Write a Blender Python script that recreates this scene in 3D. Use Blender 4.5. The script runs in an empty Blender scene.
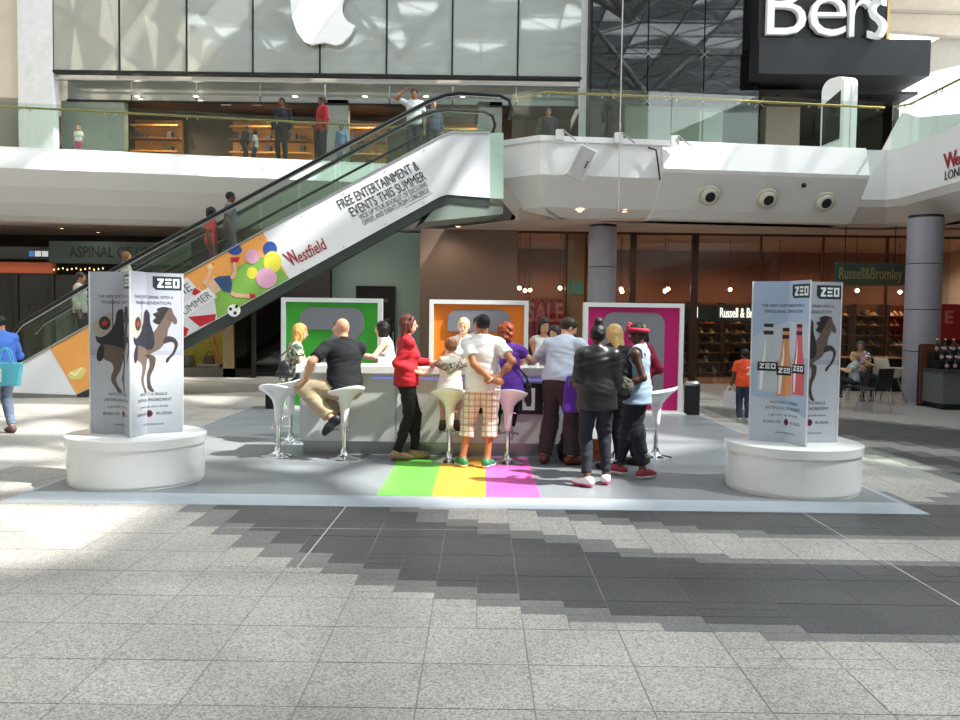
import bpy, bmesh, math, random
import numpy as np
from mathutils import Vector, Matrix

random.seed(7)
rng = np.random.RandomState(11)
S = bpy.context.scene
COL = S.collection
R = math.radians

# ------------------------------------------------------------------ camera
F_PX, CAM_H = 860.0, 1.70
PITCH, ROLL = R(2.73), R(0.78)
_fw = Vector((0, math.cos(PITCH), -math.sin(PITCH)))
_up0 = Vector((0, math.sin(PITCH), math.cos(PITCH)))
_rt0 = Vector((1, 0, 0))
_rt = _rt0 * math.cos(ROLL) + _up0 * math.sin(ROLL)
_up = _up0 * math.cos(ROLL) - _rt0 * math.sin(ROLL)
CAM = Vector((0, 0, CAM_H))
cd = bpy.data.cameras.new('camera')
cam = bpy.data.objects.new('camera', cd)
COL.objects.link(cam)
cd.sensor_fit = 'HORIZONTAL'; cd.sensor_width = 36.0; cd.lens = 36.0 * F_PX / 960.0
cd.clip_start = 0.05; cd.clip_end = 300
M = Matrix.Identity(4)
for i in range(3):
    M[i][0], M[i][1], M[i][2], M[i][3] = _rt[i], _up[i], -_fw[i], CAM[i]
cam.matrix_world = M
S.camera = cam

# ------------------------------------------------------------------ light and exposure
S.view_settings.view_transform = 'Standard'
S.view_settings.look = 'None'
S.view_settings.gamma = 1.0
S.view_settings.use_curve_mapping = False
S.view_settings.exposure = 0.36
S.cycles.use_denoising = True
S.cycles.transparent_max_bounces = 24
S.cycles.sample_clamp_indirect = 6.0

SUN_DIR = Vector((0.60, -0.16, 0.80)).normalized()     # towards the sun
w = bpy.data.worlds.new('sky'); S.world = w; w.use_nodes = True
bg = w.node_tree.nodes['Background']
bg.inputs[0].default_value = (0.93, 0.97, 1.0, 1)
bg.inputs[1].default_value = 3.3
sd = bpy.data.lights.new('sun', 'SUN'); sd.energy = 11.5; sd.angle = R(1.2); sd.color = (1.0, 0.95, 0.86)
sun = bpy.data.objects.new('sun', sd); COL.objects.link(sun)
sun.location = (12, -4, 30)
sun.rotation_euler = SUN_DIR.to_track_quat('Z', 'Y').to_euler()

# ------------------------------------------------------------------ pixel helpers (a pixel is only a direction)
def ray(px, py):
    return (_rt * ((px - 480) / F_PX) + _up * (-(py - 360) / F_PX) + _fw)
def P(px, py, Y):
    d = ray(px, py); return CAM + d * (Y / d.y)
def G(px, py, z=0.0):
    d = ray(px, py); return CAM + d * ((z - CAM_H) / d.z)
def PX(px, Y, py=330):
    return P(px, py, Y).x
def PZ(px, py, Y):
    return P(px, py, Y).z

# ------------------------------------------------------------------ materials
def lin(c):
    if isinstance(c, str):
        c = c.lstrip('#'); c = [int(c[i:i+2], 16) / 255 for i in (0, 2, 4)]
    return tuple((x / 12.92 if x <= 0.04045 else ((x + 0.055) / 1.055) ** 2.4) for x in c[:3]) + (1.0,)
MATS = {}
def mat(name, col='#808080', rough=0.6, metal=0.0, spec=0.4, var=0.06, scale=6.0, bump=0.0, bscale=40.0, coat=0.0, detail=3.0):
    """principled material whose colour is broken up a little by procedural noise"""
    if name in MATS: return MATS[name]
    m = bpy.data.materials.new(name); m.use_nodes = True
    nt = m.node_tree; N = nt.nodes; L = nt.links
    b = N['Principled BSDF']
    c = lin(col)
    b.inputs['Roughness'].default_value = rough
    b.inputs['Metallic'].default_value = metal
    b.inputs['Specular IOR Level'].default_value = spec
    if coat: b.inputs['Coat Weight'].default_value = coat
    tc = N.new('ShaderNodeTexCoord')
    nz = N.new('ShaderNodeTexNoise'); nz.inputs['Scale'].default_value = scale; nz.inputs['Detail'].default_value = detail
    L.new(tc.outputs['Object'], nz.inputs['Vector'])
    mx = N.new('ShaderNodeMix'); mx.data_type = 'RGBA'
    mx.inputs[6].default_value = tuple(max(0, x * (1 - 2 * var)) for x in c[:3]) + (1,)
    mx.inputs[7].default_value = tuple(min(1, x * (1 + 2 * var)) for x in c[:3]) + (1,)
    L.new(nz.outputs['Fac'], mx.inputs[0]); L.new(mx.outputs[2], b.inputs['Base Color'])
    if bump:
        n2 = N.new('ShaderNodeTexNoise'); n2.inputs['Scale'].default_value = bscale; n2.inputs['Detail'].default_value = 4
        L.new(tc.outputs['Object'], n2.inputs['Vector'])
        bp = N.new('ShaderNodeBump'); bp.inputs['Strength'].default_value = bump; bp.inputs['Distance'].default_value = 0.02
        L.new(n2.outputs['Fac'], bp.inputs['Height']); L.new(bp.outputs['Normal'], b.inputs['Normal'])
    MATS[name] = m
    return m
def emit(name, col='#ffffff', strength=1.0):
    if name in MATS: return MATS[name]
    m = bpy.data.materials.new(name); m.use_nodes = True
    b = m.node_tree.nodes['Principled BSDF']
    b.inputs['Base Color'].default_value = lin(col)
    b.inputs['Emission Color'].default_value = lin(col)
    b.inputs['Emission Strength'].default_value = strength
    MATS[name] = m; return m
def glass(name, tint='#dcebe4', gloss=0.10, rough=0.02, refl='#ffffff'):
    """thin architectural glass: tinted see-through plus a fresnel mirror"""
    if name in MATS: return MATS[name]
    m = bpy.data.materials.new(name); m.use_nodes = True
    nt = m.node_tree; N = nt.nodes; L = nt.links
    for n in list(N):
        if n.type != 'OUTPUT_MATERIAL': N.remove(n)
    out = [n for n in N if n.type == 'OUTPUT_MATERIAL'][0]
    tr = N.new('ShaderNodeBsdfTransparent'); tr.inputs[0].default_value = lin(tint)
    gl = N.new('ShaderNodeBsdfGlossy'); gl.inputs['Roughness'].default_value = rough; gl.inputs[0].default_value = lin(refl)
    lw = N.new('ShaderNodeLayerWeight'); lw.inputs[0].default_value = 0.5
    pw = N.new('ShaderNodeMath'); pw.operation = 'POWER'; pw.inputs[1].default_value = 5.0
    ad = N.new('ShaderNodeMath'); ad.operation = 'MULTIPLY_ADD'; ad.inputs[1].default_value = 0.9; ad.inputs[2].default_value = 0.04 + gloss; ad.use_clamp = True
    mx = N.new('ShaderNodeMixShader')
    L.new(lw.outputs['Facing'], pw.inputs[0]); L.new(pw.outputs[0], ad.inputs[0]); L.new(ad.outputs[0], mx.inputs[0])
    L.new(tr.outputs[0], mx.inputs[1]); L.new(gl.outputs[0], mx.inputs[2]); L.new(mx.outputs[0], out.inputs[0])
    MATS[name] = m; return m

# ------------------------------------------------------------------ object helpers
def tag(o, label=None, cat=None, group=None, kind=None):
    if label: o['label'] = label
    if cat: o['category'] = cat
    if group: o['group'] = group
    if kind: o['kind'] = kind
    return o
def empty(name, loc=(0, 0, 0), label=None, cat=None, group=None):
    o = bpy.data.objects.new(name, None); COL.objects.link(o); o.location = loc; o.empty_display_size = 0.1
    return tag(o, label, cat, group)
def raw(name, verts, faces, m, parent=None, smooth=False):
    me = bpy.data.meshes.new(name); me.from_pydata([tuple(v) for v in verts], [], faces)
    return link(name, me, m, parent, smooth)
def link(name, me, m, parent=None, smooth=False):
    for x in (m if isinstance(m, (list, tuple)) else [m]):
        me.materials.append(x)
    if smooth:
        me.polygons.foreach_set('use_smooth', [True] * len(me.polygons))
    o = bpy.data.objects.new(name, me); COL.objects.link(o)
    if parent is not None: o.parent = parent
    return o
def struct(o):
    o['kind'] = 'structure'; return o
def copy_tree(o, parent=None):
    c = o.copy(); COL.objects.link(c); c.parent = parent
    for ch in list(o.children): copy_tree(ch, c)
    return c

ORD = ['first', 'second', 'third', 'fourth', 'fifth', 'sixth', 'seventh', 'eighth', 'ninth', 'tenth', 'eleventh', 'twelfth', 'thirteenth', 'fourteenth', 'fifteenth']
class B:
    """collects simple solids into one mesh"""
    def __init__(s): s.v = []; s.f = []; s.m = []; s.mi = 0
    def add(s, v, f):
        n = len(s.v); s.v += [tuple(x) for x in v]; s.f += [tuple(i + n for i in q) for q in f]; s.m += [s.mi] * len(f); return s
    def box(s, x0, x1, y0, y1, z0, z1):
        v = [(x, y, z) for z in (z0, z1) for y in (y0, y1) for x in (x0, x1)]
        return s.add(v, [(0, 2, 3, 1), (4, 5, 7, 6), (0, 1, 5, 4), (2, 6, 7, 3), (0, 4, 6, 2), (1, 3, 7, 5)])
    def hexa(s, b, t):     # four bottom corners, four top corners
        return s.add(list(b) + list(t), [(3, 2, 1, 0), (4, 5, 6, 7), (0, 1, 5, 4), (1, 2, 6, 5), (2, 3, 7, 6), (3, 0, 4, 7)])
    def prism(s, poly, off):   # planar polygon (3d points) swept by a vector
        n = len(poly); off = Vector(off); a = [Vector(p) for p in poly]; b = [p + off for p in a]
        return s.add(a + b, [tuple(range(n))[::-1], tuple(range(n, 2 * n))] + [(i, (i + 1) % n, n + (i + 1) % n, n + i) for i in range(n)])
    def tube(s, pts, r, n=8, closed=False):
        pts = [Vector(p) for p in pts]; k = len(pts); vs = []; prev = None
        for i, p in enumerate(pts):
            if closed: t = pts[(i + 1) % k] - pts[i - 1]
            else: t = pts[min(i + 1, k - 1)] - pts[max(i - 1, 0)]
            t.normalize()
            a = Vector((0, 0, 1)) if abs(t.z) < 0.9 else Vector((1, 0, 0))
            if prev is not None: a = prev
            u = (a - t * a.dot(t)).normalized(); prev = u; w_ = t.cross(u)
            rr = r[i] if isinstance(r, (list, tuple)) else r
            vs += [p + (u * math.cos(2 * math.pi * j / n) + w_ * math.sin(2 * math.pi * j / n)) * rr for j in range(n)]
        fs = []
        for i in range(k if closed else k - 1):
            for j in range(n):
                i2 = (i + 1) % k
                fs.append((i * n + j, i * n + (j + 1) % n, i2 * n + (j + 1) % n, i2 * n + j))
        if not closed: fs += [tuple(range(n))[::-1], tuple(range((k - 1) * n, k * n))]
        return s.add(vs, fs)
    def lathe(s, prof, n=24, c=(0, 0, 0), ax=None):   # prof: (r, z) bottom to top; closed with caps
        c = Vector(c); vs = []; fs = []
        k = len(prof)
        q = Vector(ax).to_track_quat('Z', 'Y') if ax is not None else None
        for r, z in prof:
            for j in range(n):
                a = 2 * math.pi * j / n; p = Vector((r * math.cos(a), r * math.sin(a), z))
                if q is not None: p = q @ p
                vs.append(c + p)
        for i in range(k - 1):
            for j in range(n):
                fs.append((i * n + j, i * n + (j + 1) % n, (i + 1) * n + (j + 1) % n, (i + 1) * n + j))
        fs += [tuple(range(n))[::-1], tuple(range((k - 1) * n, k * n))]
        return s.add(vs, fs)
    def obj(s, name, m, parent=None, smooth=False, bevel=0):
        me = bpy.data.meshes.new(name); me.from_pydata(s.v, [], s.f)
        if smooth == 'quads':
            me.polygons.foreach_set('use_smooth', [True] * len(s.f)); me.set_sharp_from_angle(angle=R(35)); smooth = False
        if smooth is True:
            me.polygons.foreach_set('use_smooth', [True] * len(s.f)); me.set_sharp_from_angle(angle=R(66)); smooth = False
        if len(set(s.m)) > 1: me.polygons.foreach_set('material_index', s.m)
        o = link(name, me, m, parent, smooth)
        if bevel:
            b = o.modifiers.new('bevel', 'BEVEL'); b.width = bevel; b.segments = 2; b.limit_method = 'ANGLE'
        return o

def polyline_ground(pts):
    return [G(x, y) for x, y in pts]
def rrect(x0, x1, y0, y1, r, n=5):
    """rounded rectangle; r one radius or four (bl, br, tr, tl)"""
    if not isinstance(r, (list, tuple)): r = [r] * 4
    out = []
    for (cx, cy, a0, rr) in ((x0 + r[0], y0 + r[0], 180, r[0]), (x1 - r[1], y0 + r[1], 270, r[1]), (x1 - r[2], y1 - r[2], 0, r[2]), (x0 + r[3], y1 - r[3], 90, r[3])):
        if rr < 1e-6: out.append((cx, cy)); continue
        for i in range(n + 1):
            a = R(a0 + 90 * i / n); out.append((cx + rr * math.cos(a), cy + rr * math.sin(a)))
    return out
def text_mesh(body, size=1.0, shear=0.0, offset=0.0, space=1.0, align='LEFT', width=None, extrude=0.0, line=1.0):
    """flat lettering (built-in typeface) as raw verts and faces in its own xy plane"""
    cu = bpy.data.curves.new('lettering', 'FONT'); cu.body = body; cu.size = size; cu.shear = shear; cu.offset = offset
    cu.space_character = space; cu.align_x = align; cu.resolution_u = 3; cu.extrude = extrude; cu.space_line = line
    ob = bpy.data.objects.new('lettering', cu)
    me = bpy.data.meshes.new_from_object(ob)
    v = [Vector(x.co) for x in me.vertices]; f = [tuple(p.vertices) for p in me.polygons]
    bpy.data.objects.remove(ob); bpy.data.curves.remove(cu); bpy.data.meshes.remove(me)
    if width and v:
        x0 = min(p.x for p in v); x1 = max(p.x for p in v); k = width / (x1 - x0)
        base = 0 if align == 'LEFT' else (x0 + x1) / 2
        for p in v: p.x = (p.x - (x0 if align == 'LEFT' else base)) * k
    return v, f
def lettering(name, body, origin, xdir, ydir, m, parent=None, size=0.3, extrude=0.004, **kw):
    """lettering standing on a plane given by origin, reading direction and up direction"""
    v, f = text_mesh(body, size=size, extrude=extrude, **kw)
    xd = Vector(xdir).normalized(); yd = Vector(ydir).normalized(); nd = xd.cross(yd)
    o = Vector(origin)
    return raw(name, [o + xd * p.x + yd * p.y + nd * p.z for p in v], f, m, parent)

WORLD_ROOTS = set()
_link0 = link
def link(name, me, m, parent=None, smooth=False):
    o = _link0(name, me, m, parent, smooth)
    if parent is not None and parent.name in WORLD_ROOTS:
        o.matrix_parent_inverse = Matrix.Translation(-parent.location)
    return o
def wroot(name, loc, label=None, cat=None, group=None):
    """Empty at a thing's base whose parts are written in world coordinates"""
    o = empty(name, loc, label, cat, group); WORLD_ROOTS.add(o.name); return o
# =================================================================== MATERIALS OF THE PLACE
def granite(name, c0, c1, c2, sc=120.0, rough=0.45):
    m = bpy.data.materials.new(name); m.use_nodes = True
    nt = m.node_tree; N = nt.nodes; L = nt.links; b = N['Principled BSDF']
    geo = N.new('ShaderNodeNewGeometry')
    vo = N.new('ShaderNodeTexVoronoi'); vo.inputs['Scale'].default_value = sc
    L.new(geo.outputs['Position'], vo.inputs['Vector'])
    cr = N.new('ShaderNodeValToRGB')
    cr.color_ramp.elements[0].position = 0.05; cr.color_ramp.elements[0].color = lin(c0)
    cr.color_ramp.elements[1].position = 0.95; cr.color_ramp.elements[1].color = lin(c2)
    e = cr.color_ramp.elements.new(0.42); e.color = lin(c1)
    sp = N.new('ShaderNodeSeparateColor'); L.new(vo.outputs['Color'], sp.inputs[0]); L.new(sp.outputs[0], cr.inputs[0])
    n2 = N.new('ShaderNodeTexNoise'); n2.inputs['Scale'].default_value = 1.3; n2.inputs['Detail'].default_value = 3
    L.new(geo.outputs['Position'], n2.inputs['Vector'])
    oi = N.new('ShaderNodeObjectInfo')
    ma = N.new('ShaderNodeMath'); ma.operation = 'MULTIPLY_ADD'; ma.inputs[1].default_value = 0.25; ma.inputs[2].default_value = 0.83
    L.new(n2.outputs['Fac'], ma.inputs[0])
    mb = N.new('ShaderNodeMath'); mb.operation = 'MULTIPLY_ADD'; mb.inputs[1].default_value = 0.08
    L.new(oi.outputs['Random'], mb.inputs[0]); L.new(ma.outputs[0], mb.inputs[2])
    vm = N.new('ShaderNodeMix'); vm.data_type = 'RGBA'; vm.blend_type = 'MULTIPLY'; vm.inputs[0].default_value = 1
    L.new(cr.outputs[0], vm.inputs[6])
    cc = N.new('ShaderNodeCombineColor')
    for i in range(3): L.new(mb.outputs[0], cc.inputs[i])
    L.new(cc.outputs[0], vm.inputs[7]); L.new(vm.outputs[2], b.inputs['Base Color'])
    b.inputs['Roughness'].default_value = rough; b.inputs['Specular IOR Level'].default_value = 0.35
    MATS[name] = m; return m
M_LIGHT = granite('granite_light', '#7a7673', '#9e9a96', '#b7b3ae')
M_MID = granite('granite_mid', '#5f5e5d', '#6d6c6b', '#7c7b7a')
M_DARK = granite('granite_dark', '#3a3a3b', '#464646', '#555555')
M_GROUT = mat('grout', '#807e7b', 0.9)
M_WHITE = mat('white_paint', '#e6e8e8', 0.45, var=0.02, scale=1.5)
M_WHITE_GLOSS = mat('white_gloss', '#f2f4f4', 0.22, var=0.01, coat=0.3)
M_FASCIA = mat('gallery_white', '#e9eaea', 0.5, var=0.02, scale=0.8)
M_SOFFIT = mat('soffit_plaster', '#cbb8ab', 0.7, var=0.04, scale=0.7)
M_BEIGE = mat('beige_plaster', '#cfc6b8', 0.8, var=0.04, scale=0.5)
M_BLACK = mat('black_panel', '#141519', 0.35, var=0.05)
M_DARKMETAL = mat('dark_metal', '#2b2d2f', 0.4, 0.6)
M_STEEL = mat('brushed_steel', '#b8babb', 0.28, 1.0, var=0.05, scale=30)
M_CHROME = mat('chrome', '#e8eaec', 0.08, 1.0, var=0.01)
M_BRASS = mat('brass', '#b59a62', 0.25, 1.0, var=0.03)
M_GLASS_GREEN = glass('glass_green', '#edf6f1', 0.0)
M_GLASS_CLEAR = glass('glass_clear', '#f2f6f4', 0.0)
M_GLASS_DARK = glass('glass_dark', '#8a8f8d', 0.02)
M_GLASS_SHOP = glass('glass_shop', '#b0b2b0', 0.0)
M_COLUMN = mat('column_metal', '#9a9aa6', 0.38, 0.0, .5, var=0.03)

# =================================================================== FLOOR: granite pavers
U_, V_ = 0.26, 0.1225
Y0_ = 4.165 - V_ * 12
def poly_g(pts): return np.array([(G(x, y).x, G(x, y).y) for x, y in pts])
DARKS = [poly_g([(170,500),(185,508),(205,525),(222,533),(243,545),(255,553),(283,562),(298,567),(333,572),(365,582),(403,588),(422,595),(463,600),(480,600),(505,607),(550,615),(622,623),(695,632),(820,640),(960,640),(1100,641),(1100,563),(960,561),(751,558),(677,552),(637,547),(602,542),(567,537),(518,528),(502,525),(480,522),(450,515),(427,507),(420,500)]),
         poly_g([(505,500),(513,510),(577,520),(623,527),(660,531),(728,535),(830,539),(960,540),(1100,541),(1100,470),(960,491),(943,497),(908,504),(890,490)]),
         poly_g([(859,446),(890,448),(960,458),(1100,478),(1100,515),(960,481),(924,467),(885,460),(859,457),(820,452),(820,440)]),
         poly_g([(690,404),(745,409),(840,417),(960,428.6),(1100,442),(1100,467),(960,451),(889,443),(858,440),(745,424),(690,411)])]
def inpoly(x, y, poly):
    c = np.zeros(x.shape, bool); n = len(poly); j = n - 1
    for i in range(n):
        xi, yi = poly[i]; xj, yj = poly[j]
        t = ((yi > y) != (yj > y)) & (x < (xj - xi) * (y - yi) / (yj - yi + 1e-12) + xi)
        c ^= t; j = i
    return c
NX0, NX1, NYT = -60, 60, 172          # cells in x (26 cm) and y (12 cm)
PLAT = (-4.30, 4.07, 7.66, 15.95)
def build_floor():
    xs = (np.arange(NX0, NX1) + 0.5) * U_; ys = Y0_ + (np.arange(NYT) + 0.5) * V_
    X, Y = np.meshgrid(xs, ys, indexing='ij')
    dark = np.zeros(X.shape, bool)
    for p in DARKS: dark |= inpoly(X, Y, p)
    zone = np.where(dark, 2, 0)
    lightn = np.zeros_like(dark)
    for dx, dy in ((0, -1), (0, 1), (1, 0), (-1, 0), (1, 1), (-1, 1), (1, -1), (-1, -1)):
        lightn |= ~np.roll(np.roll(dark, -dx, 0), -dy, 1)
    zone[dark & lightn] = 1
    used = np.zeros(X.shape, bool); pieces = []
    under = (X > PLAT[0] + .15) & (X < PLAT[1] - .15) & (Y > PLAT[2] + .15) & (Y < PLAT[3] - .15)
    for i in range(1, NX1 - NX0 - 2, 2):
        for j in range(0, NYT - 3, 4):
            blk = zone[i:i+2, j:j+4]
            if blk.min() == blk.max() and blk.min() != 1 and not under[i:i+2, j:j+4].any():
                pieces.append((i, j, 2, 4, int(blk[0, 0]))); used[i:i+2, j:j+4] = True
    for i in range(NX1 - NX0):
        for j in range(NYT):
            if not used[i, j] and not under[i, j]: pieces.append((i, j, 1, 1, int(zone[i, j])))
    # merge single cells of a row pair into two-row setts where they match (keeps the stepped edge)
    big = []
    for (i, j, a, b, z) in pieces:
        x0 = (i + NX0) * U_; y0 = Y0_ + j * V_; cx, cy = x0 + a * U_ / 2, y0 + b * V_ / 2
        vis = abs(cx) < cy * 0.585 + 0.3 and cy > 3.3
        hidden = PLAT[0] < cx < PLAT[1] and PLAT[2] < cy < PLAT[3]
        big.append(((a * b / cy ** 3) if vis and not hidden else 0, x0, y0, a * U_, b * V_, z))
    big.sort(key=lambda t: -t[0])
    fb = B().box(-16, 16, -10.2, 38.2, -0.3, -0.0025)
    fl = struct(fb.obj('floor', M_GROUT))
    mats = [M_LIGHT, M_MID, M_DARK]; cache = {}
    st = B()
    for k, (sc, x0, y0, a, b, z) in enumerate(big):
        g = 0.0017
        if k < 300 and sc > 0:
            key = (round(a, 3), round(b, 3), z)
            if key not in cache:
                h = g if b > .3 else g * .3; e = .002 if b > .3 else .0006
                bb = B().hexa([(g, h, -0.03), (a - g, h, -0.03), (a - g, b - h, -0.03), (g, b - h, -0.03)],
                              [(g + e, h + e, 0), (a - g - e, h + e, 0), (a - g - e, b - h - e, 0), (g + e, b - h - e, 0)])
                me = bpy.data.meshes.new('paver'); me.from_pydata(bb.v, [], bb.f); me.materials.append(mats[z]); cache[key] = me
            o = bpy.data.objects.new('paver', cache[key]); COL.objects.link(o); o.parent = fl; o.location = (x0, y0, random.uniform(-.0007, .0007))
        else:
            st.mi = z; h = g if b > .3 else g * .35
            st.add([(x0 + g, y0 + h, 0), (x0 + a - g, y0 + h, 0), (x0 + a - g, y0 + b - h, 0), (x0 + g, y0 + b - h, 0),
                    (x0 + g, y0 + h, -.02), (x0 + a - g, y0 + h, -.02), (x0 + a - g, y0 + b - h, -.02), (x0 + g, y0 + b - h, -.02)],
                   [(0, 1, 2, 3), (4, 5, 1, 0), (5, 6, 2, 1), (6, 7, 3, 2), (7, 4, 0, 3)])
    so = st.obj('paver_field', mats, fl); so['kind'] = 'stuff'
    # light expansion joint across the dark band
    for nm, a, b, hw in (('expansion_joint', (346, 506.5), (296, 569), .006), ('expansion_joint', (225, 527.5), (560, 531), .006), ('expansion_joint', (795, 508), (985, 620), .006)):
        p, q = G(*a), G(*b); d = (q - p).normalized(); n = Vector((-d.y, d.x, 0)) * hw
        raw(nm, [p + n + Vector((0, 0, .0015)), p - n + Vector((0, 0, .0015)), q - n + Vector((0, 0, .0015)), q + n + Vector((0, 0, .0015))], [(0, 1, 2, 3)], mat('joint_sealant', '#a8a6a0', 0.8), fl)
    # the strip of floor behind the camera and to the back
    bk = B().box(-15.6, 15.6, -10, Y0_, -0.02, -0.001).obj('paver_field', M_LIGHT, fl); bk['kind'] = 'stuff'
build_floor()

# =================================================================== SHELL: far walls, galleries, glass roof
Z2 = 5.81                          # upper floor
def wall(name, x0, x1, y0, y1, z0, z1, m):
    return struct(B().box(x0, x1, y0, y1, z0, z1).obj(name, m))
wall('wall_back', -16, 16, -10.5, -10, 0, 17.5, M_BEIGE)
wall('wall_left', -16.4, -16, -10, 38, 0, 17.5, M_BEIGE)
wall('wall_far', -16, 13.2, 38, 38.4, 0, 17.5, M_BEIGE)
wall('wall_far_lower', 13.2, 16, 38, 38.4, 0, 8.2, M_BEIGE)

# ---- glass roof over the atrium: steel lattice, fritted panes, clear ones placed to let sun patches fall
def build_roof():
    Z = 17.5; cs = 2.1; x0, y0 = -17.0, -10.5; nx, ny = 20, 24
    frit = glass('glass_fritted', '#787d80', 0.02); clear = glass('glass_roof_clear', '#f4f8fa', 0.02)
    off = SUN_DIR * (Z / SUN_DIR.z)
    want = [(G(30, 542), 1.0), (G(85, 548), 1.0), (G(20, 566), .9), (G(125, 550), .7), (G(15, 415), 1.3), (G(60, 455), 1.0), (G(225, 402), 1.0), (G(255, 440), .9), (G(330, 462), 1.0), (G(395, 470), .9), (G(470, 474), 1.0),  # floor spots meant to be sunlit; roof panes sunward of them turn clear
            (G(540, 478), 1.0), (G(600, 472), 1.0), (G(650, 440), .9), (G(935, 478), .8), (G(945, 548), .5), (G(200, 465), .7), (G(120, 440), .8), (G(790, 470), .8)]
    pv = []; pf = []; pm = []; bars = B()
    for i in range(nx):
        for j in range(ny):
            a = (x0 + i * cs, y0 + j * cs); q = [(a[0], a[1]), (a[0] + cs, a[1]), (a[0] + cs, a[1] + cs), (a[0], a[1] + cs)]
            tris = ((0, 1, 2), (0, 2, 3)) if (i + j) % 2 else ((0, 1, 3), (1, 2, 3))
            for t in tris:
                cx = sum(q[k][0] for k in t) / 3 - off.x; cy = sum(q[k][1] for k in t) / 3 - off.y
                n = len(pv); pv += [(q[k][0], q[k][1], Z) for k in t]; pf.append((n, n + 1, n + 2))
                pm.append(1 if any((p.x - cx) ** 2 + (p.y - cy) ** 2 < r * r for p, r in want) or (cy > 8.5 and random.random() < 0.2) else 0)
            e = ((0, 2) if (i + j) % 2 else (1, 3))
            bars.tube([(q[0][0], q[0][1], Z - .1), (q[1][0], q[1][1], Z - .1)], .07, 4)
            bars.tube([(q[0][0], q[0][1], Z - .1), (q[3][0], q[3][1], Z - .1)], .07, 4)
            bars.tube([(q[e[0]][0], q[e[0]][1], Z - .1), (q[e[1]][0], q[e[1]][1], Z - .1)], .05, 4)
    me = bpy.data.meshes.new('ceiling'); me.from_pydata(pv, [], pf); me.polygons.foreach_set('material_index', pm)
    c = struct(link('ceiling', me, [frit, clear]))
    bars.obj('roof_lattice', mat('roof_steel', '#c9ced2', 0.5), c)
    # big branching supports under the lattice
    for k, (x, y) in enumerate(((-9, 4), (0, -2), (9, 6), (-4, 14), (6, 18))):
        br = B()
        for dx, dy in ((3.5, 2.5), (-3.5, 2.5), (3.5, -2.5), (-3.5, -2.5)):
            br.tube([(x, y, Z - 3.2), (x + dx, y + dy, Z - .1)], [.2, .09], 8)
        br.obj('roof_branch', mat('roof_steel'), c)
build_roof()

# ---- swept gallery edges (a section in (out, z) carried along a floor line)
def sweep(name, path, section, m, closed_ends=True):
    """path: [(x, y)], section: [(o, z)] with o measured to the right hand of the travel direction"""
    pts = [Vector((p[0], p[1], 0)) for p in path]; n = len(section); vs = []; fs = []
    for i, p in enumerate(pts):
        a = (pts[i] - pts[i-1]).normalized() if i > 0 else (pts[1] - pts[0]).normalized()
        b = (pts[i+1] - pts[i]).normalized() if i < len(pts) - 1 else a
        t = (a + b).normalized(); nr = Vector((t.y, -t.x, 0)); k = 1 / max(0.4, t.dot(a))
        for o, z in section: vs.append(p + nr * (o * k) + Vector((0, 0, z)))
    for i in range(len(pts) - 1):
        for j in range(n):
            fs.append((i * n + j, (i + 1) * n + j, (i + 1) * n + (j + 1) % n, i * n + (j + 1) % n))
    fs += [tuple(range(n)), tuple(range((len(pts) - 1) * n, len(pts) * n))[::-1]]
    return raw(name, vs, fs, m)
ZC = 4.12                          # ground floor ceiling
LG0 = Vector((-16.0, 20.9, 0)); LG1 = Vector((0.9, 23.9, 0))
MB0 = (0.57, 19.5); MB1 = (4.3, 19.9); MB2 = (9.55, 20.5); RG = 9.85
sec_left = [(0, Z2 - .9), (0, Z2 - .10), (.02, Z2), (.10, Z2), (.12, Z2 - .08), (.32, Z2 - .50), (.34, Z2 - .56), (.26, Z2 - .66), (0, Z2 - .95), (-.5, Z2 - 1.3), (-1.1, ZC + .12), (-1.6, ZC), (-1.6, Z2 - .9)]
struct(sweep('wall_gallery_left', [LG0[:2], LG1[:2]], sec_left, M_FASCIA))
sec_mid = [(-.1, Z2), (.16, Z2), (.16, Z2 - .12), (.12, Z2 - .16), (.12, Z2 - .86), (-.45, Z2 - 1.50), (-1.3, ZC), (-1.5, ZC), (-1.5, Z2 - .5), (-.1, Z2 - .3)]
struct(sweep('wall_gallery_middle', [(MB0[0], 23.2), (MB0[0], MB0[1] + .6), (MB0[0] + .75, MB0[1] + .02), MB1], sec_mid, M_FASCIA))
sec_right = [(-.1, Z2), (.10, Z2), (.12, Z2 - .06), (.30, Z2 - .66), (.27, Z2 - .74), (-.30, Z2 - 1.50), (-.5, ZC), (-1.5, ZC), (-1.5, Z2 - .5), (-.1, Z2 - .3)]
struct(sweep('wall_gallery_vents', [(MB1[0] - .25, MB1[1] - .03), (8.95, 20.43)], sec_right, M_FASCIA))
sec_side = [(-.1, Z2), (.10, Z2), (.10, Z2 - .5), (.10, Z2 - 1.16), (-.02, Z2 - 1.32), (-.6, ZC + .05), (-1.2, ZC), (-1.5, ZC), (-1.5, Z2 - .5), (-.1, Z2 - .3)]
struct(sweep('wall_gallery_right', [(8.9, 20.62), (RG - .25, 20.62), (RG, 20.3), (RG, -9.9)], sec_side, M_FASCIA))

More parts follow.
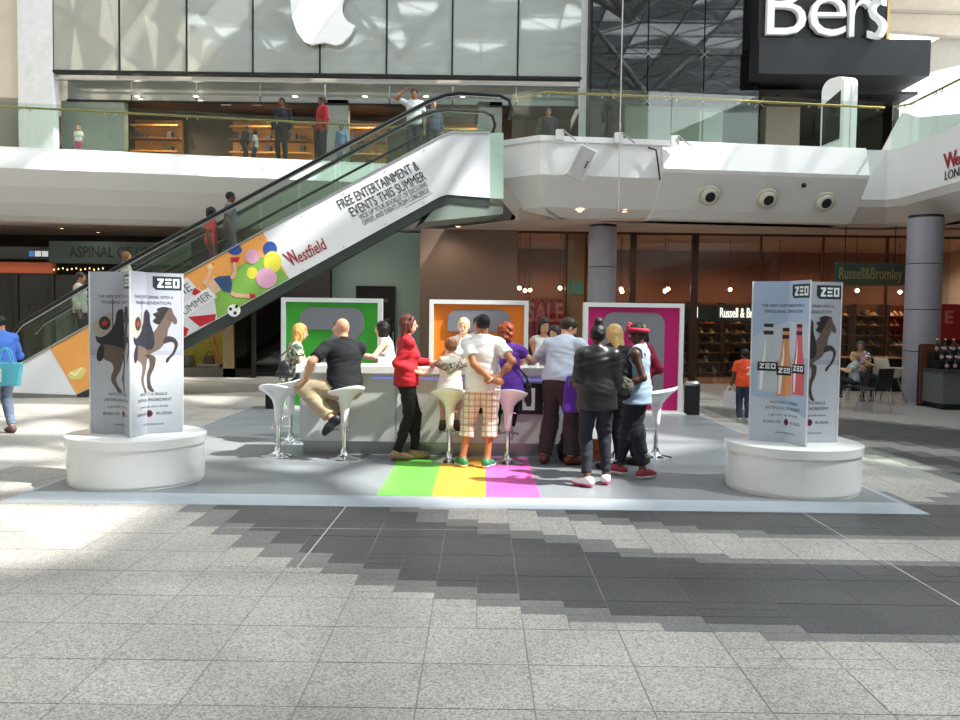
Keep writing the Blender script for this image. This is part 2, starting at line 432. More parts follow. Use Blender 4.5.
# ---- floor slabs of the upper level with the ceiling of the lower one
slab = B()
slab.prism([(-16, 22.4, ZC), (0.9, 25.4, ZC), (0.9, 37.9, ZC), (-16, 37.9, ZC)], (0, 0, .25))
slab.prism([(-1.0, 23.4, ZC), (.86, 20.95, ZC), (1.6, 20.75, ZC), (3, 20.95, ZC), (3, 22, ZC), (-1, 25.2, ZC)], (0, 0, -.008))
slab.prism([(0.88, 20.8, ZC), (4.5, 20.9, ZC), (16, 21.9, ZC), (16, 37.9, ZC), (0.88, 37.9, ZC)], (0, 0, .25))
slab.prism([(RG + 1.2, -9.9, ZC), (16, -9.9, ZC), (16, 21.9, ZC), (RG + 1.2, 21.9, ZC)], (0, 0, .25))
struct(slab.obj('ceiling_lower', M_SOFFIT))
up = B()
up.prism([(-16, 21.0, Z2 - .3), (0.9, 23.95, Z2 - .3), (0.9, 37.9, Z2 - .3), (-16, 37.9, Z2 - .3)], (0, 0, .28))
up.prism([(0.75, 20.3, Z2 - .3), (1.4, 19.66, Z2 - .3), (4.3, 20.0, Z2 - .3), (9.6, 20.6, Z2 - .3), (16, 20.6, Z2 - .3), (16, 37.9, Z2 - .3), (0.75, 37.9, Z2 - .3)], (0, 0, .285))
up.prism([(RG + .05, -9.9, Z2 - .3), (16, -9.9, Z2 - .3), (16, 20.6, Z2 - .3), (RG + .05, 20.6, Z2 - .3)], (0, 0, .285))
struct(up.obj('floor_upper', mat('upper_floor_stone', '#b9b4aa', 0.4)))

# ---- round air nozzles in the slanted gallery face
def air_nozzle(px, py, lab):
    Y = 20.15; c = P(px, py, Y); n = Vector((-.06, -.80, -.60)).normalized()
    # put it on the slanted face
    t = (c.x - MB1[0]) / (8.95 - MB1[0]); yb = MB1[1] - .03 + t * (20.43 - MB1[1] + .03)
    zt = Z2 - .74; f = (zt - c.z) / .76; c.y = yb - .27 + .57 * f - .02
    r = wroot('air_nozzle', c, lab, 'air vent', 'round air nozzles on the gallery front')
    prof = [(.26, 0), (.26, .03), (.235, .045), (.215, .05), (.215, .03), (.18, .10), (.165, .10), (.15, .01)]
    B().lathe(prof[:5] , 28, c, n).obj('collar', mat('nozzle_cream', '#d9d6c6', 0.45), r, True)
    q = B().lathe([(.205, .0), (.20, .06), (.175, .10), (.135, .115), (.12, .11), (.115, .06)], 28, c + n * .01, (n + Vector((.18, 0, .12))).normalized()).obj('nozzle', mat('nozzle_cream'), r, True)
    B().lathe([(.118, 0), (.118, .015)], 24, c + n * .115 + Vector((.012, 0, .01)), (n + Vector((.18, 0, .12))).normalized()).obj('throat', mat('vent_dark', '#20242a', 0.7), r)
for px, py, l in ((707.5, 196, 'cream round air nozzle on gallery front, leftmost of three'), (768, 198, 'cream round air nozzle on gallery front, middle of three'), (829, 200, 'cream round air nozzle on gallery front, rightmost of three')):
    air_nozzle(px, py, l)

# =================================================================== BALUSTRADES
def balustrade(name, path, n_panes, label, brackets=True, zb=Z2 + .02):
    pts = [Vector((p[0], p[1], 0)) for p in path]
    r = wroot(name, (pts[0].x, pts[0].y, zb), label, 'balustrade')
    segs = []
    for a, b, n in zip(pts[:-1], pts[1:], n_panes):
        d = (b - a); L = d.length; d.normalize(); nr = Vector((d.y, -d.x, 0))
        for k in range(n):
            p = a + d * (L * k / n + .008); q = a + d * (L * (k + 1) / n - .008)
            B().hexa([(p.x, p.y, zb - .02), (q.x, q.y, zb - .02), (q.x - nr.x * .016, q.y - nr.y * .016, zb - .02), (p.x - nr.x * .016, p.y - nr.y * .016, zb - .02)],
                     [(p.x, p.y, zb + 1.10), (q.x, q.y, zb + 1.10), (q.x - nr.x * .016, q.y - nr.y * .016, zb + 1.10), (p.x - nr.x * .016, p.y - nr.y * .016, zb + 1.10)]).obj('glass_pane', M_GLASS_GREEN, r)
            if brackets:
                for e in (p + d * .12, q - d * .12):
                    h = e + Vector((0, 0, zb + .92)) - nr * .05
                    B().tube([h + nr * .06, h, h + Vector((0, 0, .06))], .016, 6).obj('rail_bracket', M_STEEL, r)
    B().tube([p + Vector((0, 0, zb + .99)) - (pts[1] - pts[0]).normalized().cross(Vector((0, 0, 1))) * .05 for p in pts], .028, 10).obj('handrail', M_BRASS, r, True)
    return r
dl = (LG1 - LG0).normalized()
balustrade('glass_balustrade', [LG0 + Vector((.6, .1, 0)) + Vector((0, .02, 0)), LG1 + Vector((-.5, -.08, 0))], [8], 'green glass balustrade with brass handrail along the left upper gallery')
balustrade('glass_balustrade', [(.66, 20.25), (1.34, 19.60), MB1, (9.45, 20.58)], [1, 2, 3], 'green glass balustrade with brass handrail above the round air nozzles')
balustrade('glass_balustrade', [(9.62, 20.5), (RG + .02, 20.2), (RG + .02, 8.0)], [1, 10], 'green glass balustrade running towards the viewer on the right gallery')

# =================================================================== UPPER LEVEL SHOPS
YF = 28.0
def upper_left_shop():
    fx = [PX(p, YF, 75) for p in (53.5, 120, 187, 253, 320, 386.5, 452, 517.5, 582)]
    m_panel = mat('frosted_panel', '#a9ada8', 0.04, 0.34, 0.8, var=0.03, scale=0.4)
    r = wall('wall_storefront', fx[0] - .1, fx[-1], YF + .12, YF + .3, 9.45, 17.4, mat('panel_backing', '#6b6e6c', 0.6))
    for a, b in zip(fx[:-1], fx[1:]):
        for z0, z1 in ((9.50, 13.2), (13.23, 17.2)):
            B().box(a + .03, b - .03, YF - .03, YF + .1, z0, z1).obj('glass_panel', m_panel, r)
    for a in fx:
        B().box(a - .022, a + .022, YF - .06, YF + .1, 9.42, 17.2).obj('mullion', M_DARKMETAL, r)
    B().box(fx[0], fx[-1], YF - .07, YF + .2, 9.40, 9.48).obj('transom', M_DARKMETAL, r)
    B().box(fx[0], fx[-1], YF + .0, YF + .15, 9.20, 9.25).obj('transom', M_STEEL, r)
    # glass strip and shop header below the panels
    for a, b in zip(fx[:-1], fx[1:]):
        B().box(a + .02, b - .02, YF + .9, YF + .92, 8.75, 9.40).obj('clerestory_pane', m_panel, r)
    B().box(fx[0], fx[-1], YF + .85, YF + 1.0, 8.72, 8.78).obj('transom', M_DARKMETAL, r)
    # inside: ceiling, side walls, back wall with lit timber shelving
    wall('ceiling_store', fx[0], fx[-1], YF + 1.0, 37.9, 8.9, 9.0, mat('store_ceiling', '#4a4340', 0.6))
    wall('wall_store_left', fx[0] - .2, fx[0] + 1.9, YF + .9, YF + 1.2, Z2, 8.75, mat('store_grey_glass', '#8d958f', 0.15, spec=.5))
    bw = wall('wall_store_back', fx[0], fx[-1], 31.3, 31.5, Z2, 8.95, mat('store_brown', '#5a4a40', 0.6))
    wall('wall_store_pier', PX(322, YF, 90), PX(344, YF, 90), YF + .9, YF + 1.3, Z2, 8.9, mat('store_grey_glass'))
    wall('wall_store_right', PX(478, YF, 90), PX(503, YF, 90), YF + .9, YF + 1.3, Z2, 8.9, mat('store_grey_glass'))
    tim = mat('lit_timber', '#dd9a55', 0.5, var=0.12, scale=2.0)
    i = 0
    for (pa, pb, lab) in ((228, 310, 'tall timber wall shelving behind the man in black on the upper level'), (338, 385, 'timber wall shelving between grey pier and escalator on the upper level'), (420, 478, 'timber wall shelving behind the escalator head on the upper level'), (128, 176, 'slanted timber display wall behind the glass at far left of the upper store')):
        xa, xb = PX(pa, 30.3, 120), PX(pb, 30.3, 120)
        s = wroot('wall_shelving', ((xa + xb) / 2, 30.5, Z2), lab, 'shelving')
        B().box(xa, xb, 30.9, 31.1, Z2, 8.6).obj('back_panel', tim, s)
        for k in range(6):
            z = Z2 + .25 + k * .45
            B().box(xa, xb, 30.45, 30.9, z, z + .05).obj('shelf', tim if k % 2 else mat('timber_dark', '#6b4329', 0.5), s)
            if k < 5:
                pb_ = B()
                for q in range(int((xb - xa) / .3)):
                    if random.random() < .6: pb_.box(xa + q * .3 + .05, xa + q * .3 + .22, 30.55, 30.8, z + .05, z + random.uniform(.12, .3))
                if pb_.v: pb_.obj('boxed_goods', mat('goods_dark', '#3a3a40', 0.6, var=.2), s)['kind'] = 'stuff'
    for k, px in enumerate((137, 196, 295, 365, 426, 463)):
        d_ = ray(px, 96.5); c = CAM + d_ * ((8.88 - CAM_H) / d_.z)
        lp = wroot('downlight', (c.x, c.y, 8.9), 'small round downlight in the upper left store ceiling, %s from the left' % ORD[k], 'lamp', 'downlights of the upper left store')
        B().lathe([(.09, -.01), (.09, .0)], 12, (c.x, c.y, 8.895)).obj('lens', emit('lamp_white', '#fff2dd', 12), lp)
        B().tube([(c.x + .1 * math.cos(t), c.y + .1 * math.sin(t), 8.885) for t in np.linspace(0, 2 * math.pi, 13)[:-1]], .015, 6, True).obj('rim', M_STEEL, lp)
    for x in (-11, -7.5, -4, -.5):
        l = bpy.data.lights.new('store_light', 'SPOT'); l.energy = 190; l.shadow_soft_size = .06; l.spot_size = R(155); l.spot_blend = .7; l.color = (1.0, .78, .52)
        o = bpy.data.objects.new('store_light', l); COL.objects.link(o); o.location = (x, 29.7, 8.85)
    # hanging sign boxes seen through the glass
    for k, px in enumerate((226, 257, 288, 358, 388)):
        c = P(px, 101.5, 29.4); sgn = wroot('hanging_sign', (c.x, c.y, c.z), 'small white sign box under the upper store ceiling, %s from the left' % ORD[k], 'sign', 'white hanging signs of the upper store')
        B().box(c.x - .16, c.x + .16, c.y - .03, c.y + .03, c.z - .12, c.z + .1).obj('sign_face', M_WHITE, sgn)
        B().box(c.x - .01, c.x + .01, c.y - .01, c.y + .01, c.z + .1, 8.9).obj('hanger', M_STEEL, sgn)
    # the pale apple emblem on the panels
    cx, cz = PX(324.5, YF - .2, 10), PZ(324.5, 46, YF - .2); s = .0327 * 1.0
    half = [(0, .10), (6, 1.5), (12, 0), (20, 3), (27, 14), (32.5, 30), (33.5, 46), (30, 60), (21, 70), (10, 70), (0, 66.5)]
    ap = []
    right = [(5, 1.6), (12, 0), (18, 2), (25, 9), (30.5, 19)]      # px, up
    bite = [(34.5 + 16 * math.cos(R(a)) - 1, 36 + 17 * math.sin(R(a))) for a in range(245, 110, -12)]
    left = [(-5, 1.6), (-12, 0), (-19, 3), (-26, 12), (-31, 26), (-32.5, 42), (-29, 58), (-21, 68), (-11, 70), (0, 66.5)]
    ap = [(0, 2.6)] + right + bite + [(29, 60), (21, 68), (11, 70)] + left[::-1]
    sc_ = 28.0 / F_PX
    poly = [(cx + x * sc_, YF - .32, cz + y * sc_) for x, y in ap]
    em = wroot('wall_emblem', (cx, YF - .2, cz), 'pale grey apple shaped emblem with a bite on the storefront panels', 'emblem')
    B().prism(poly, (0, .12, 0)).obj('apple_body', mat('emblem_white', '#f4f5f6', 0.35, var=.01), em)
    B().prism([(cx + x * sc_, YF - .32, cz + y * sc_) for x, y in ((0, 73), (2, 82), (9, 90), (17, 92), (16, 84), (9, 76))], (0, .12, 0)).obj('leaf', mat('emblem_white'), em)
    for dx in (-.5, .5): B().box(cx + dx - .03, cx + dx + .03, YF - .2, YF - .03, cz + .8, cz + .9).obj('stand_off', M_STEEL, em)
upper_left_shop()
# white columns either side of the storefront
for nm, pa, pb in (('wall_column_left', 18, 53), ('wall_column_mid', 580.5, 590)):
    struct(B().box(PX(pa, 27.93, 80), PX(pb, 27.93, 80), 27.93, 28.3, Z2, 17.4).obj(nm, mat('column_white', '#dfe0e6', 0.5)))
wall('wall_store_far_left', -16, PX(18, 27.8, 80), 28.0, 28.2, 8.6, 17.4, mat('beige_plaster'))
wall('wall_store_far_left_lower', -16, PX(18, 27.8, 80), 30.5, 30.7, Z2, 8.6, mat('store_brown'))

def upper_right_shop():
    y = 27.2; x0, x1 = PX(591, y, 80), PX(760, y, 80)
    r = wall('wall_fashion_store', x0, x1, y + 1.8, y + 2.0, 8.9, 17.4, mat('shop_black', '#1f2022', 0.5))
    for k in range(3):                       # tall dark panes with spider fixings
        a = x0 + (x1 - x0) * k / 3; b = x0 + (x1 - x0) * (k + 1) / 3
        for z0, z1 in ((Z2 + .05, 8.55), (8.57, 10.0), (10.02, 13.8), (13.82, 17)):
            B().box(a + .02, b - .02, y, y + .02, z0, z1).obj('pane', M_GLASS_DARK if z0 > 8 else M_GLASS_CLEAR, r)
        for z in (8.56, 10.01):
            s = B()
            for dx, dz in ((.14, .14), (-.14, .14), (.14, -.14), (-.14, -.14)): s.tube([(b, y - .03, z), (b + dx, y - .03, z + dz)], .018, 5)
            s.obj('spider_fixing', M_STEEL, r)
    wall('wall_fashion_left', x0 - .05, x0 + .45, y + .1, y + 1.8, Z2, 17.4, mat('shop_black'))
    wall('ceiling_fashion', x0, 13.6, y + .1, 34.2, 8.9, 9.0, mat('shop_black'))
    wall('wall_fashion_right', 13.6, 13.75, y + 1.6, 34.2, Z2, 9.0, mat('shop_black'))
    wall('wall_fashion_back', x0, 13.6, 34.0, 34.2, Z2, 8.9, mat('fashion_back', '#3c3a38', 0.7))
    # pale partition behind the balustrade
    wall('wall_fashion_partition', PX(625, 29.3, 120), PX(722, 29.3, 120), 29.2, 29.4, Z2, PZ(670, 104, 29.3), mat('partition_green', '#b8c9c0', 0.35))
    wall('wall_fashion_pillar', PX(766, 29.0, 120), PX(800, 29.0, 120), 29.0, 29.6, Z2, PZ(780, 86, 29.0), mat('partition_rose', '#b59f95', 0.6))
    # black sign box with 3d letters
    yb = 26.4; xa, xb, xc = PX(758, yb, 40), PX(888, yb, 40), PX(928, yb, 60)
    zt, zm, zl = 14.0, PZ(830, 40, yb), PZ(840, 76, yb)
    bx = wroot('sign_box', ((xa + xb) / 2, yb + .6, zl), 'black box fascia with large white store lettering on the upper level', 'sign')
    B().box(xa, xb, yb, yb + 2.6, zm, zt).obj('upper_box', mat('sign_black', '#101113', 0.4), bx)
    B().box(xa, xc, yb - .15, yb + 2.6, zl, zm).obj('lower_box', mat('sign_grey_black', '#25272a', 0.55), bx)
    B().box(xb - .06, xb + .02, yb - .03, yb + 2.6, zm, zt).obj('corner_trim', M_BRASS, bx)
    wht = mat('letter_white', '#eef0f0', 0.4, var=.01)
    for ch, pa, pb, hh in (('B', 766, 805, 1.0), ('e', 808.5, 845, 1.0), ('r', 848, 869, 1.0)):
        v, f = text_mesh(ch, size=2.62, extrude=.10, offset=-.02)
        x0_ = min(p.x for p in v); x1_ = max(p.x for p in v); XA, XB = PX(pa, yb - .1, 20), PX(pb, yb - .1, 20)
        z_ = PZ(pa, 36 + (pa - 766) * .03, yb - .1) - min(p.y for p in v) + .02
        raw('letter', [(XA + (p.x - x0_) * (XB - XA) / (x1_ - x0_), yb - .12 + -p.z * -1, z_ + p.y) for p in v], f, wht, bx)
    v, f = text_mesh('s', size=2.62, extrude=.12, offset=-.02)
    x0_ = min(p.x for p in v); x1_ = max(p.x for p in v); XA = PX(872, yb - .3, 20); z_ = PZ(872, 39.5, yb - .3) - min(p.y for p in v)
    raw('letter', [(XA + (p.x - x0_) * .36 + p.z * .8, yb - .14 - (p.x - x0_) * .55 + p.z * .4, z_ + p.y) for p in v], f, wht, bx)
    # bright dots put in as glowing discs under the dark ceiling
    for k, (px, py) in enumerate(((611, 78), (670, 77), (704, 80), (738, 82), (765, 79), (801, 79), (872, 81), (873, 96))):
        c = P(px, py, 29.5); c.z = 8.9; t = (8.9 - CAM_H); d = ray(px, py); c = CAM + d * (t / d.z)
        c.y = min(max(c.y, 27.7), 33.5)
        lp = wroot('spot_lamp', (c.x, c.y, 8.9), 'small warm glowing disc in the right upper store ceiling, %s from the left' % ORD[k], 'lamp', 'glowing discs of the right upper store')
        B().lathe([(.08, -.02), (.08, .0)], 10, (c.x, c.y, 8.89)).obj('lens', emit('glow_warm', '#ffd9a0', 10), lp)
        B().lathe([(.11, 0), (.10, .05), (.06, .06)], 12, (c.x, c.y, 8.86)).obj('housing', M_DARKMETAL, lp)
upper_right_shop()
# white information totem on the gallery
def totem():
    y = 21.6; xa, xb = PX(830.5, y, 120), PX(858.5, y, 120); zt = PZ(845, 74.5, y); xm = xa + (xb - xa) * .46
    t = wroot('info_totem', ((xa + xb) / 2, y, Z2), 'white rounded totem with a dark screen behind the glass balustrade', 'totem')
    # a slab turned so that its broad screen side faces left and its narrow side faces us
    e0 = Vector((xm, y, 0)); du = Vector((xa - xm, .62, 0)); wd = du.length; du.normalize(); dn = Vector((xb - xm, .10, 0)); hh = zt - Z2
    pr_ = [e0 + du * u + Vector((0, 0, Z2 + z)) for u, z in rrect(0, wd, 0, hh, (0, 0, .3, .22), 8)]
    B().prism(pr_, dn).obj('body', M_WHITE_GLOSS, t)
    no = Vector((du.y, -du.x, 0)); no = no if no.dot(dn) < 0 else -no
    B().prism([e0 + du * u + no * .004 + Vector((0, 0, Z2 + z)) for u, z in ((.10, .5), (wd - .06, .42), (wd - .06, hh - .62), (.10, hh - .36))], no * .012).obj('screen', mat('screen_dark', '#22262a', 0.1), t)
    B().prism([e0 + dn * .5 + Vector((0, -.004, Z2)), e0 + dn * .53 + Vector((0, -.004, Z2)), e0 + dn * .53 + Vector((0, -.004, zt - .22)), e0 + dn * .5 + Vector((0, -.004, zt - .22))], (0, -.004, 0)).obj('seam', mat('seam_grey', '#9aa0a2'), t)
totem()

# ---- right flank of the upper level: soffit with rooflight, slanted wall
def upper_right_flank():
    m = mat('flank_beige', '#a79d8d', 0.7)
    wall('wall_right', 15.6, 16.0, -10, 22, Z2, 11.2, m)
    wall('wall_right_rear', 15.6, 16.0, 22, 38, Z2, 7.4, m)
    wall('wall_right_lower', 15.6, 16.0, -10, 38, 0, Z2 - .3, mat('beige_plaster'))
    # upright wall put in for flank ceiling to catch roof light, rooflight slot below
    y = 26
    fy = 29.6
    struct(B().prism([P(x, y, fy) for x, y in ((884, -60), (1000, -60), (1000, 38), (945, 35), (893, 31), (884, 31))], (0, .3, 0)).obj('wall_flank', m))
    struct(B().prism([P(x, y, fy - .05) for x, y in ((884, 9), (1000, 13), (1000, 15.5), (884, 12))], (0, .1, 0)).obj('flank_shadow_strip', mat('flank_shadow', '#8d8577', .7)))  # shadow line painted as a darker strip on the flank wall
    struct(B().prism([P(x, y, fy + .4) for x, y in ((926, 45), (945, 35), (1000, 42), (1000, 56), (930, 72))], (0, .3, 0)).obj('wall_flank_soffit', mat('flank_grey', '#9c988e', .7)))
    # pale glazed lift of the ramp parapet at right
    b = B(); b.prism([(PX(872, 23.5, 130), 23.4, Z2), (PX(962, 22.5, 118), 22.0, Z2), (PX(962, 22.5, 112), 22.0, PZ(962, 112, 22.0)), (PX(915, 23, 120), 22.8, PZ(915, 117, 22.8)), (PX(900, 23.2, 118), 23.0, PZ(900, 112, 23.0))], (0, .15, 0))
    struct(b.obj('wall_ramp', M_FASCIA))
upper_right_flank()
# =================================================================== GROUND FLOOR SHOPS
YS = 23.6
def area(name, loc, e, size, col, rot=None):
    l = bpy.data.lights.new(name, 'SPOT'); l.energy = e * 1.6; l.shadow_soft_size = .05; l.color = col; l.spot_size = R(155); l.spot_blend = .7
    o = bpy.data.objects.new(name, l); COL.objects.link(o); o.location = loc
    if rot: o.rotation_euler = rot
    return o
def column(px0, px1, Y, lab):
    xa, xb = PX(px0, Y, 250), PX(px1, Y, 250); r = (xb - xa) / 2; x = (xa + xb) / 2
    c = wroot('round_column', (x, Y, 0), lab, 'column', 'round metal clad columns')
    for z0, z1 in ((0, 1.11), (1.13, 2.03), (2.05, 3.04), (3.06, ZC - .06)):
        B().lathe([(r, z0), (r, z1)], 40, (x, Y, 0)).obj('cladding', M_COLUMN, c, 'quads')
    B().lathe([(r - .012, 0), (r - .012, ZC)], 32, (x, Y, 0)).obj('core', M_DARKMETAL, c)
column(588.5, 616.5, 21.9, 'round grey metal column behind the pink panel')
column(908, 941.5, 19.2, 'round grey metal column beside the brown cafe screen')

def left_shops():
    dk = mat('shopfront_dark', '#241f1d', 0.35)
    x0 = -15.9; xb = PX(284, YS, 300)
    r = wall('wall_shops_left', x0, xb, YS + 3.2, YS + 3.4, 0, ZC, mat('shop_inner_dark', '#2a2320', 0.6))
    # long dark sign board with engraved lettering
    sa, sb = PX(50, YS, 250), PX(192, YS, 250); zt, zb = PZ(120, 242, YS), PZ(120, 264, YS)
    sg = wroot('shop_sign', ((sa + sb) / 2, YS, zb), 'long dark green shop sign board behind the escalator at left', 'sign')
    B().box(sa, sb, YS - .06, YS + .08, zb, zt).obj('board', mat('sign_green', '#2c3b36', 0.35), sg)
    lettering('lettering', 'ASPINAL OF LONDON', (PX(70, YS, 250), YS - .065, PZ(70, 257, YS)), (1, 0, 0), (0, 0, 1), mat('sign_letters_dim', '#10130f', 0.5), sg, size=.42, width=PX(186, YS) - PX(70, YS), offset=.008)
    # the shop next to it: blue strip sign and warm lit band
    sc = wroot('strip_sign', (PX(25, YS, 250), YS, PZ(25, 258, YS)), 'dark strip sign with small blue and white squares at far left', 'sign')
    B().box(x0, PX(50, YS, 250), YS - .05, YS + .08, PZ(25, 259, YS), PZ(25, 247, YS)).obj('board', mat('strip_black', '#1b1d22', .4), sc)
    for k, (pa, pb, cl) in enumerate(((30, 35, '#2f73b8'), (36, 42, '#c9d2da'), (43, 49, '#c9d2da'))):
        B().box(PX(pa, YS, 250), PX(pb, YS, 250), YS - .06, YS - .05, PZ(30, 256.5, YS), PZ(30, 251, YS)).obj('square', emit('square_' + cl[1:], cl, .25), sc)
    lb = wroot('light_band', (PX(25, YS, 265), YS, PZ(25, 274, YS)), 'orange lit band under the dark strip sign at far left', 'lamp')
    B().box(x0, PX(51, YS, 265), YS + .1, YS + .3, PZ(25, 273, YS), PZ(25, 262, YS)).obj('diffuser', emit('orange_band', '#a84f2c', .12), lb)
    B().box(x0, PX(51, YS, 265), YS + .06, YS + .1, PZ(25, 274.5, YS), PZ(25, 273, YS)).obj('frame', M_DARKMETAL, lb)
    sl_ = wroot('string_lights', (PX(78, YS + .04, 268), YS + .04, zb), 'string of tiny warm bulbs hanging under the dark green sign board', 'lamp')
    B().tube([P(px, 267 + (k % 2) * 1.2, YS + .04) for k, px in enumerate(np.linspace(52, 105, 13))], .006, 5).obj('wire', M_DARKMETAL, sl_)
    for px in (52, 78.5, 105): B().tube([P(px, 267, YS + .04), (PX(px, YS + .04, 265), YS + .04, zb + .02)], .006, 5).obj('hook', M_DARKMETAL, sl_)
    for k, px in enumerate(np.linspace(54, 103, 12)):
        B().lathe([(.008, -.03), (.02, -.01), (.008, .02)], 8, P(px, 269.5 - (k % 3) * .7, YS + .04)).obj('bulb', emit('lamp_warm_small', '#ffcf8a', 2.0), sl_)
    # shop mullions and glass of the dark shop
    for k, (pa, pb) in enumerate(((-40, 14), (16, 50), (52, 120), (122, 178), (226, 252), (254, 281))):
        w_ = struct(B().box(PX(pa, YS, 330), PX(pb, YS, 330), YS + .1, YS + .12, .05, PZ(100, 275, YS)).obj('window_%d' % (k + 11), M_GLASS_SHOP))
        xa, xb_ = PX(pa, YS, 330), PX(pb, YS, 330)
        for xx in (xa, xb_): B().box(xx - .03, xx + .03, YS + .06, YS + .16, 0, PZ(100, 275, YS)).obj('window_frame', dk, w_)
    # dim goods behind: shelves with boxes
    for k, pa in enumerate((20, 66, 130, 232)):
        xa = PX(pa, YS + 2, 330); sh = wroot('shop_rack', (xa + .5, YS + 2.2, 0), ['dark rack with small goods seen far left behind glass', 'dark rack with small goods left of the first advertising tower', 'dark rack with small goods behind the escalator glass', 'dark rack behind glass doors left of the green panel'][k], 'rack')
        B().box(xa, xa + 1.1, YS + 2.5, YS + 2.55, 0, 2.6).obj('back', mat('rack_brown', '#3b2a22', .6), sh)
        for q in range(5): B().box(xa, xa + 1.1, YS + 2.1, YS + 2.5, .4 + q * .45, .43 + q * .45).obj('shelf', mat('rack_brown'), sh)
        g_ = B()
        for q in range(5):
            for t in range(6): g_.box(xa + .05 + t * .18, xa + .05 + t * .18 + random.uniform(.07, .14), YS + 2.15, YS + 2.4, .43 + q * .45, .43 + q * .45 + random.uniform(.1, .26))
        g_.obj('boxed_goods', mat('goods_brown', '#57402f', .6, var=.3, scale=9), sh)['kind'] = 'stuff'
    area('shop_light', (PX(100, YS + 1.5), YS + 1.7, 3.9), 10, 1.5, (1, .7, .45))
    # yellow lit display window with plinths and handbag
    ya, yb2 = PX(182, YS, 330), PX(223, YS, 330)
    B_ = B()
    r2 = wall('wall_display', ya - .6, yb2 + .05, YS + 1.3, YS + 1.4, .25, PZ(200, 296, YS), mat('display_yellow', '#d8c455', 0.6, var=.1))
    wall('wall_display_post', yb2, yb2 + .28, YS, YS + 1.4, 0, 3.1, mat('display_post', '#7d6a4c', .5))
    area('display_light', (ya + .4, YS + .6, 2.75), 22, .6, (1, .85, .5))
    wall('ceiling_display', ya - .6, yb2, YS, YS + 1.4, 2.85, 2.95, dk)
    wall('floor_display', ya - .8, yb2 + .28, YS, YS + 1.4, 0, .25, mat('display_base', '#4b463e', .4))
    for k, (pa, pb, pt, lb_) in enumerate(((198, 220, 364, 'grey display plinth carrying the brown handbag'), (176, 190, 355, 'tall grey display plinth at the left of the yellow window'))):
        tag(B().box(PX(pa, YS + .5, 360), PX(pb, YS + .5, 360), YS + .4, YS + .9, .25, PZ(pa, pt, YS + .5)).obj('display_plinth', mat('plinth_grey', '#7b776c', .5), None, bevel=.01), lb_, 'plinth')
    c = Vector((PX(209, YS + .65, 360), YS + .65, PZ(209, 364, YS + .5)))
    hb = wroot('handbag', c, 'brown handbag with a looped handle in the yellow shop window', 'handbag')
    B().hexa([c + Vector(q) for q in ((-.16, -.07, 0), (.16, -.07, 0), (.16, .07, 0), (-.16, .07, 0))], [c + Vector(q) for q in ((-.12, -.04, .24), (.12, -.04, .24), (.12, .04, .24), (-.12, .04, .24))]).obj('bag_body', mat('bag_brown', '#4a2c22', .4), hb, bevel=.02)
    B().tube([c + Vector((.09 * math.cos(t), 0, .22 + .12 * math.sin(t))) for t in np.linspace(0, math.pi, 9)], .012, 6).obj('handle', mat('bag_brown'), hb)
    # a bent tan prop (display leg) standing beside the handbag
    p0 = P(222, 366, YS + .7); pts = [P(x, y, YS + .9) for x, y in ((219, 362), (214, 345), (207, 325), (203, 305), (212, 300))]
    tag(B().tube(pts, [.07, .08, .10, .12, .10], 8).obj('display_branch', mat('branch_tan', '#b07d45', .6, var=.2), None, True), 'thick tan branch prop leaning in the yellow shop window', 'branch')
left_shops()

def middle_shops():
    # pale green glass wall and brown wall left of the orange panel
    a, b = PX(332, 24.6, 290), PX(420, 24.6, 290)
    r = wall('wall_glass_lobby', a, b, 24.6, 24.8, 0, ZC, mat('lobby_green', '#8fa39a', .25, spec=.5, var=.05, scale=.6))
    for k, (pa, pb, pt) in enumerate(((356, 395, 286),)):
        d = wall('door_1', PX(pa, 24.5, 300), PX(pb, 24.5, 300), 24.5, 24.6, 0, PZ(375, pt, 24.5), mat('door_dark', '#211f1e', .25))
        B().box(PX(393, 24.45, 300), PX(394, 24.45, 300), 24.44, 24.47, .9, 1.3).obj('door_handle', M_STEEL, d)
        for q in range(9):
            x = random.uniform(PX(358, 24.4), PX(392, 24.4)); z = random.uniform(1.2, 2.2)
            B().box(x, x + .12, 24.48, 24.5, z, z + .1).obj('inset', mat('goods_brown'), d)
    wall('wall_lobby_side', PX(284, 24.0, 300) - .1, PX(332, 24.4, 300), 24.0, 24.2, 0, ZC, mat('lobby_dark', '#3a3232', .5))
    wall('wall_brown', PX(420, 23.4, 270), PX(517, 23.4, 270), 23.4, 24.6, 0, ZC, mat('wall_brown_panel', '#7d6759', .45, var=.05, scale=.8))
middle_shops()

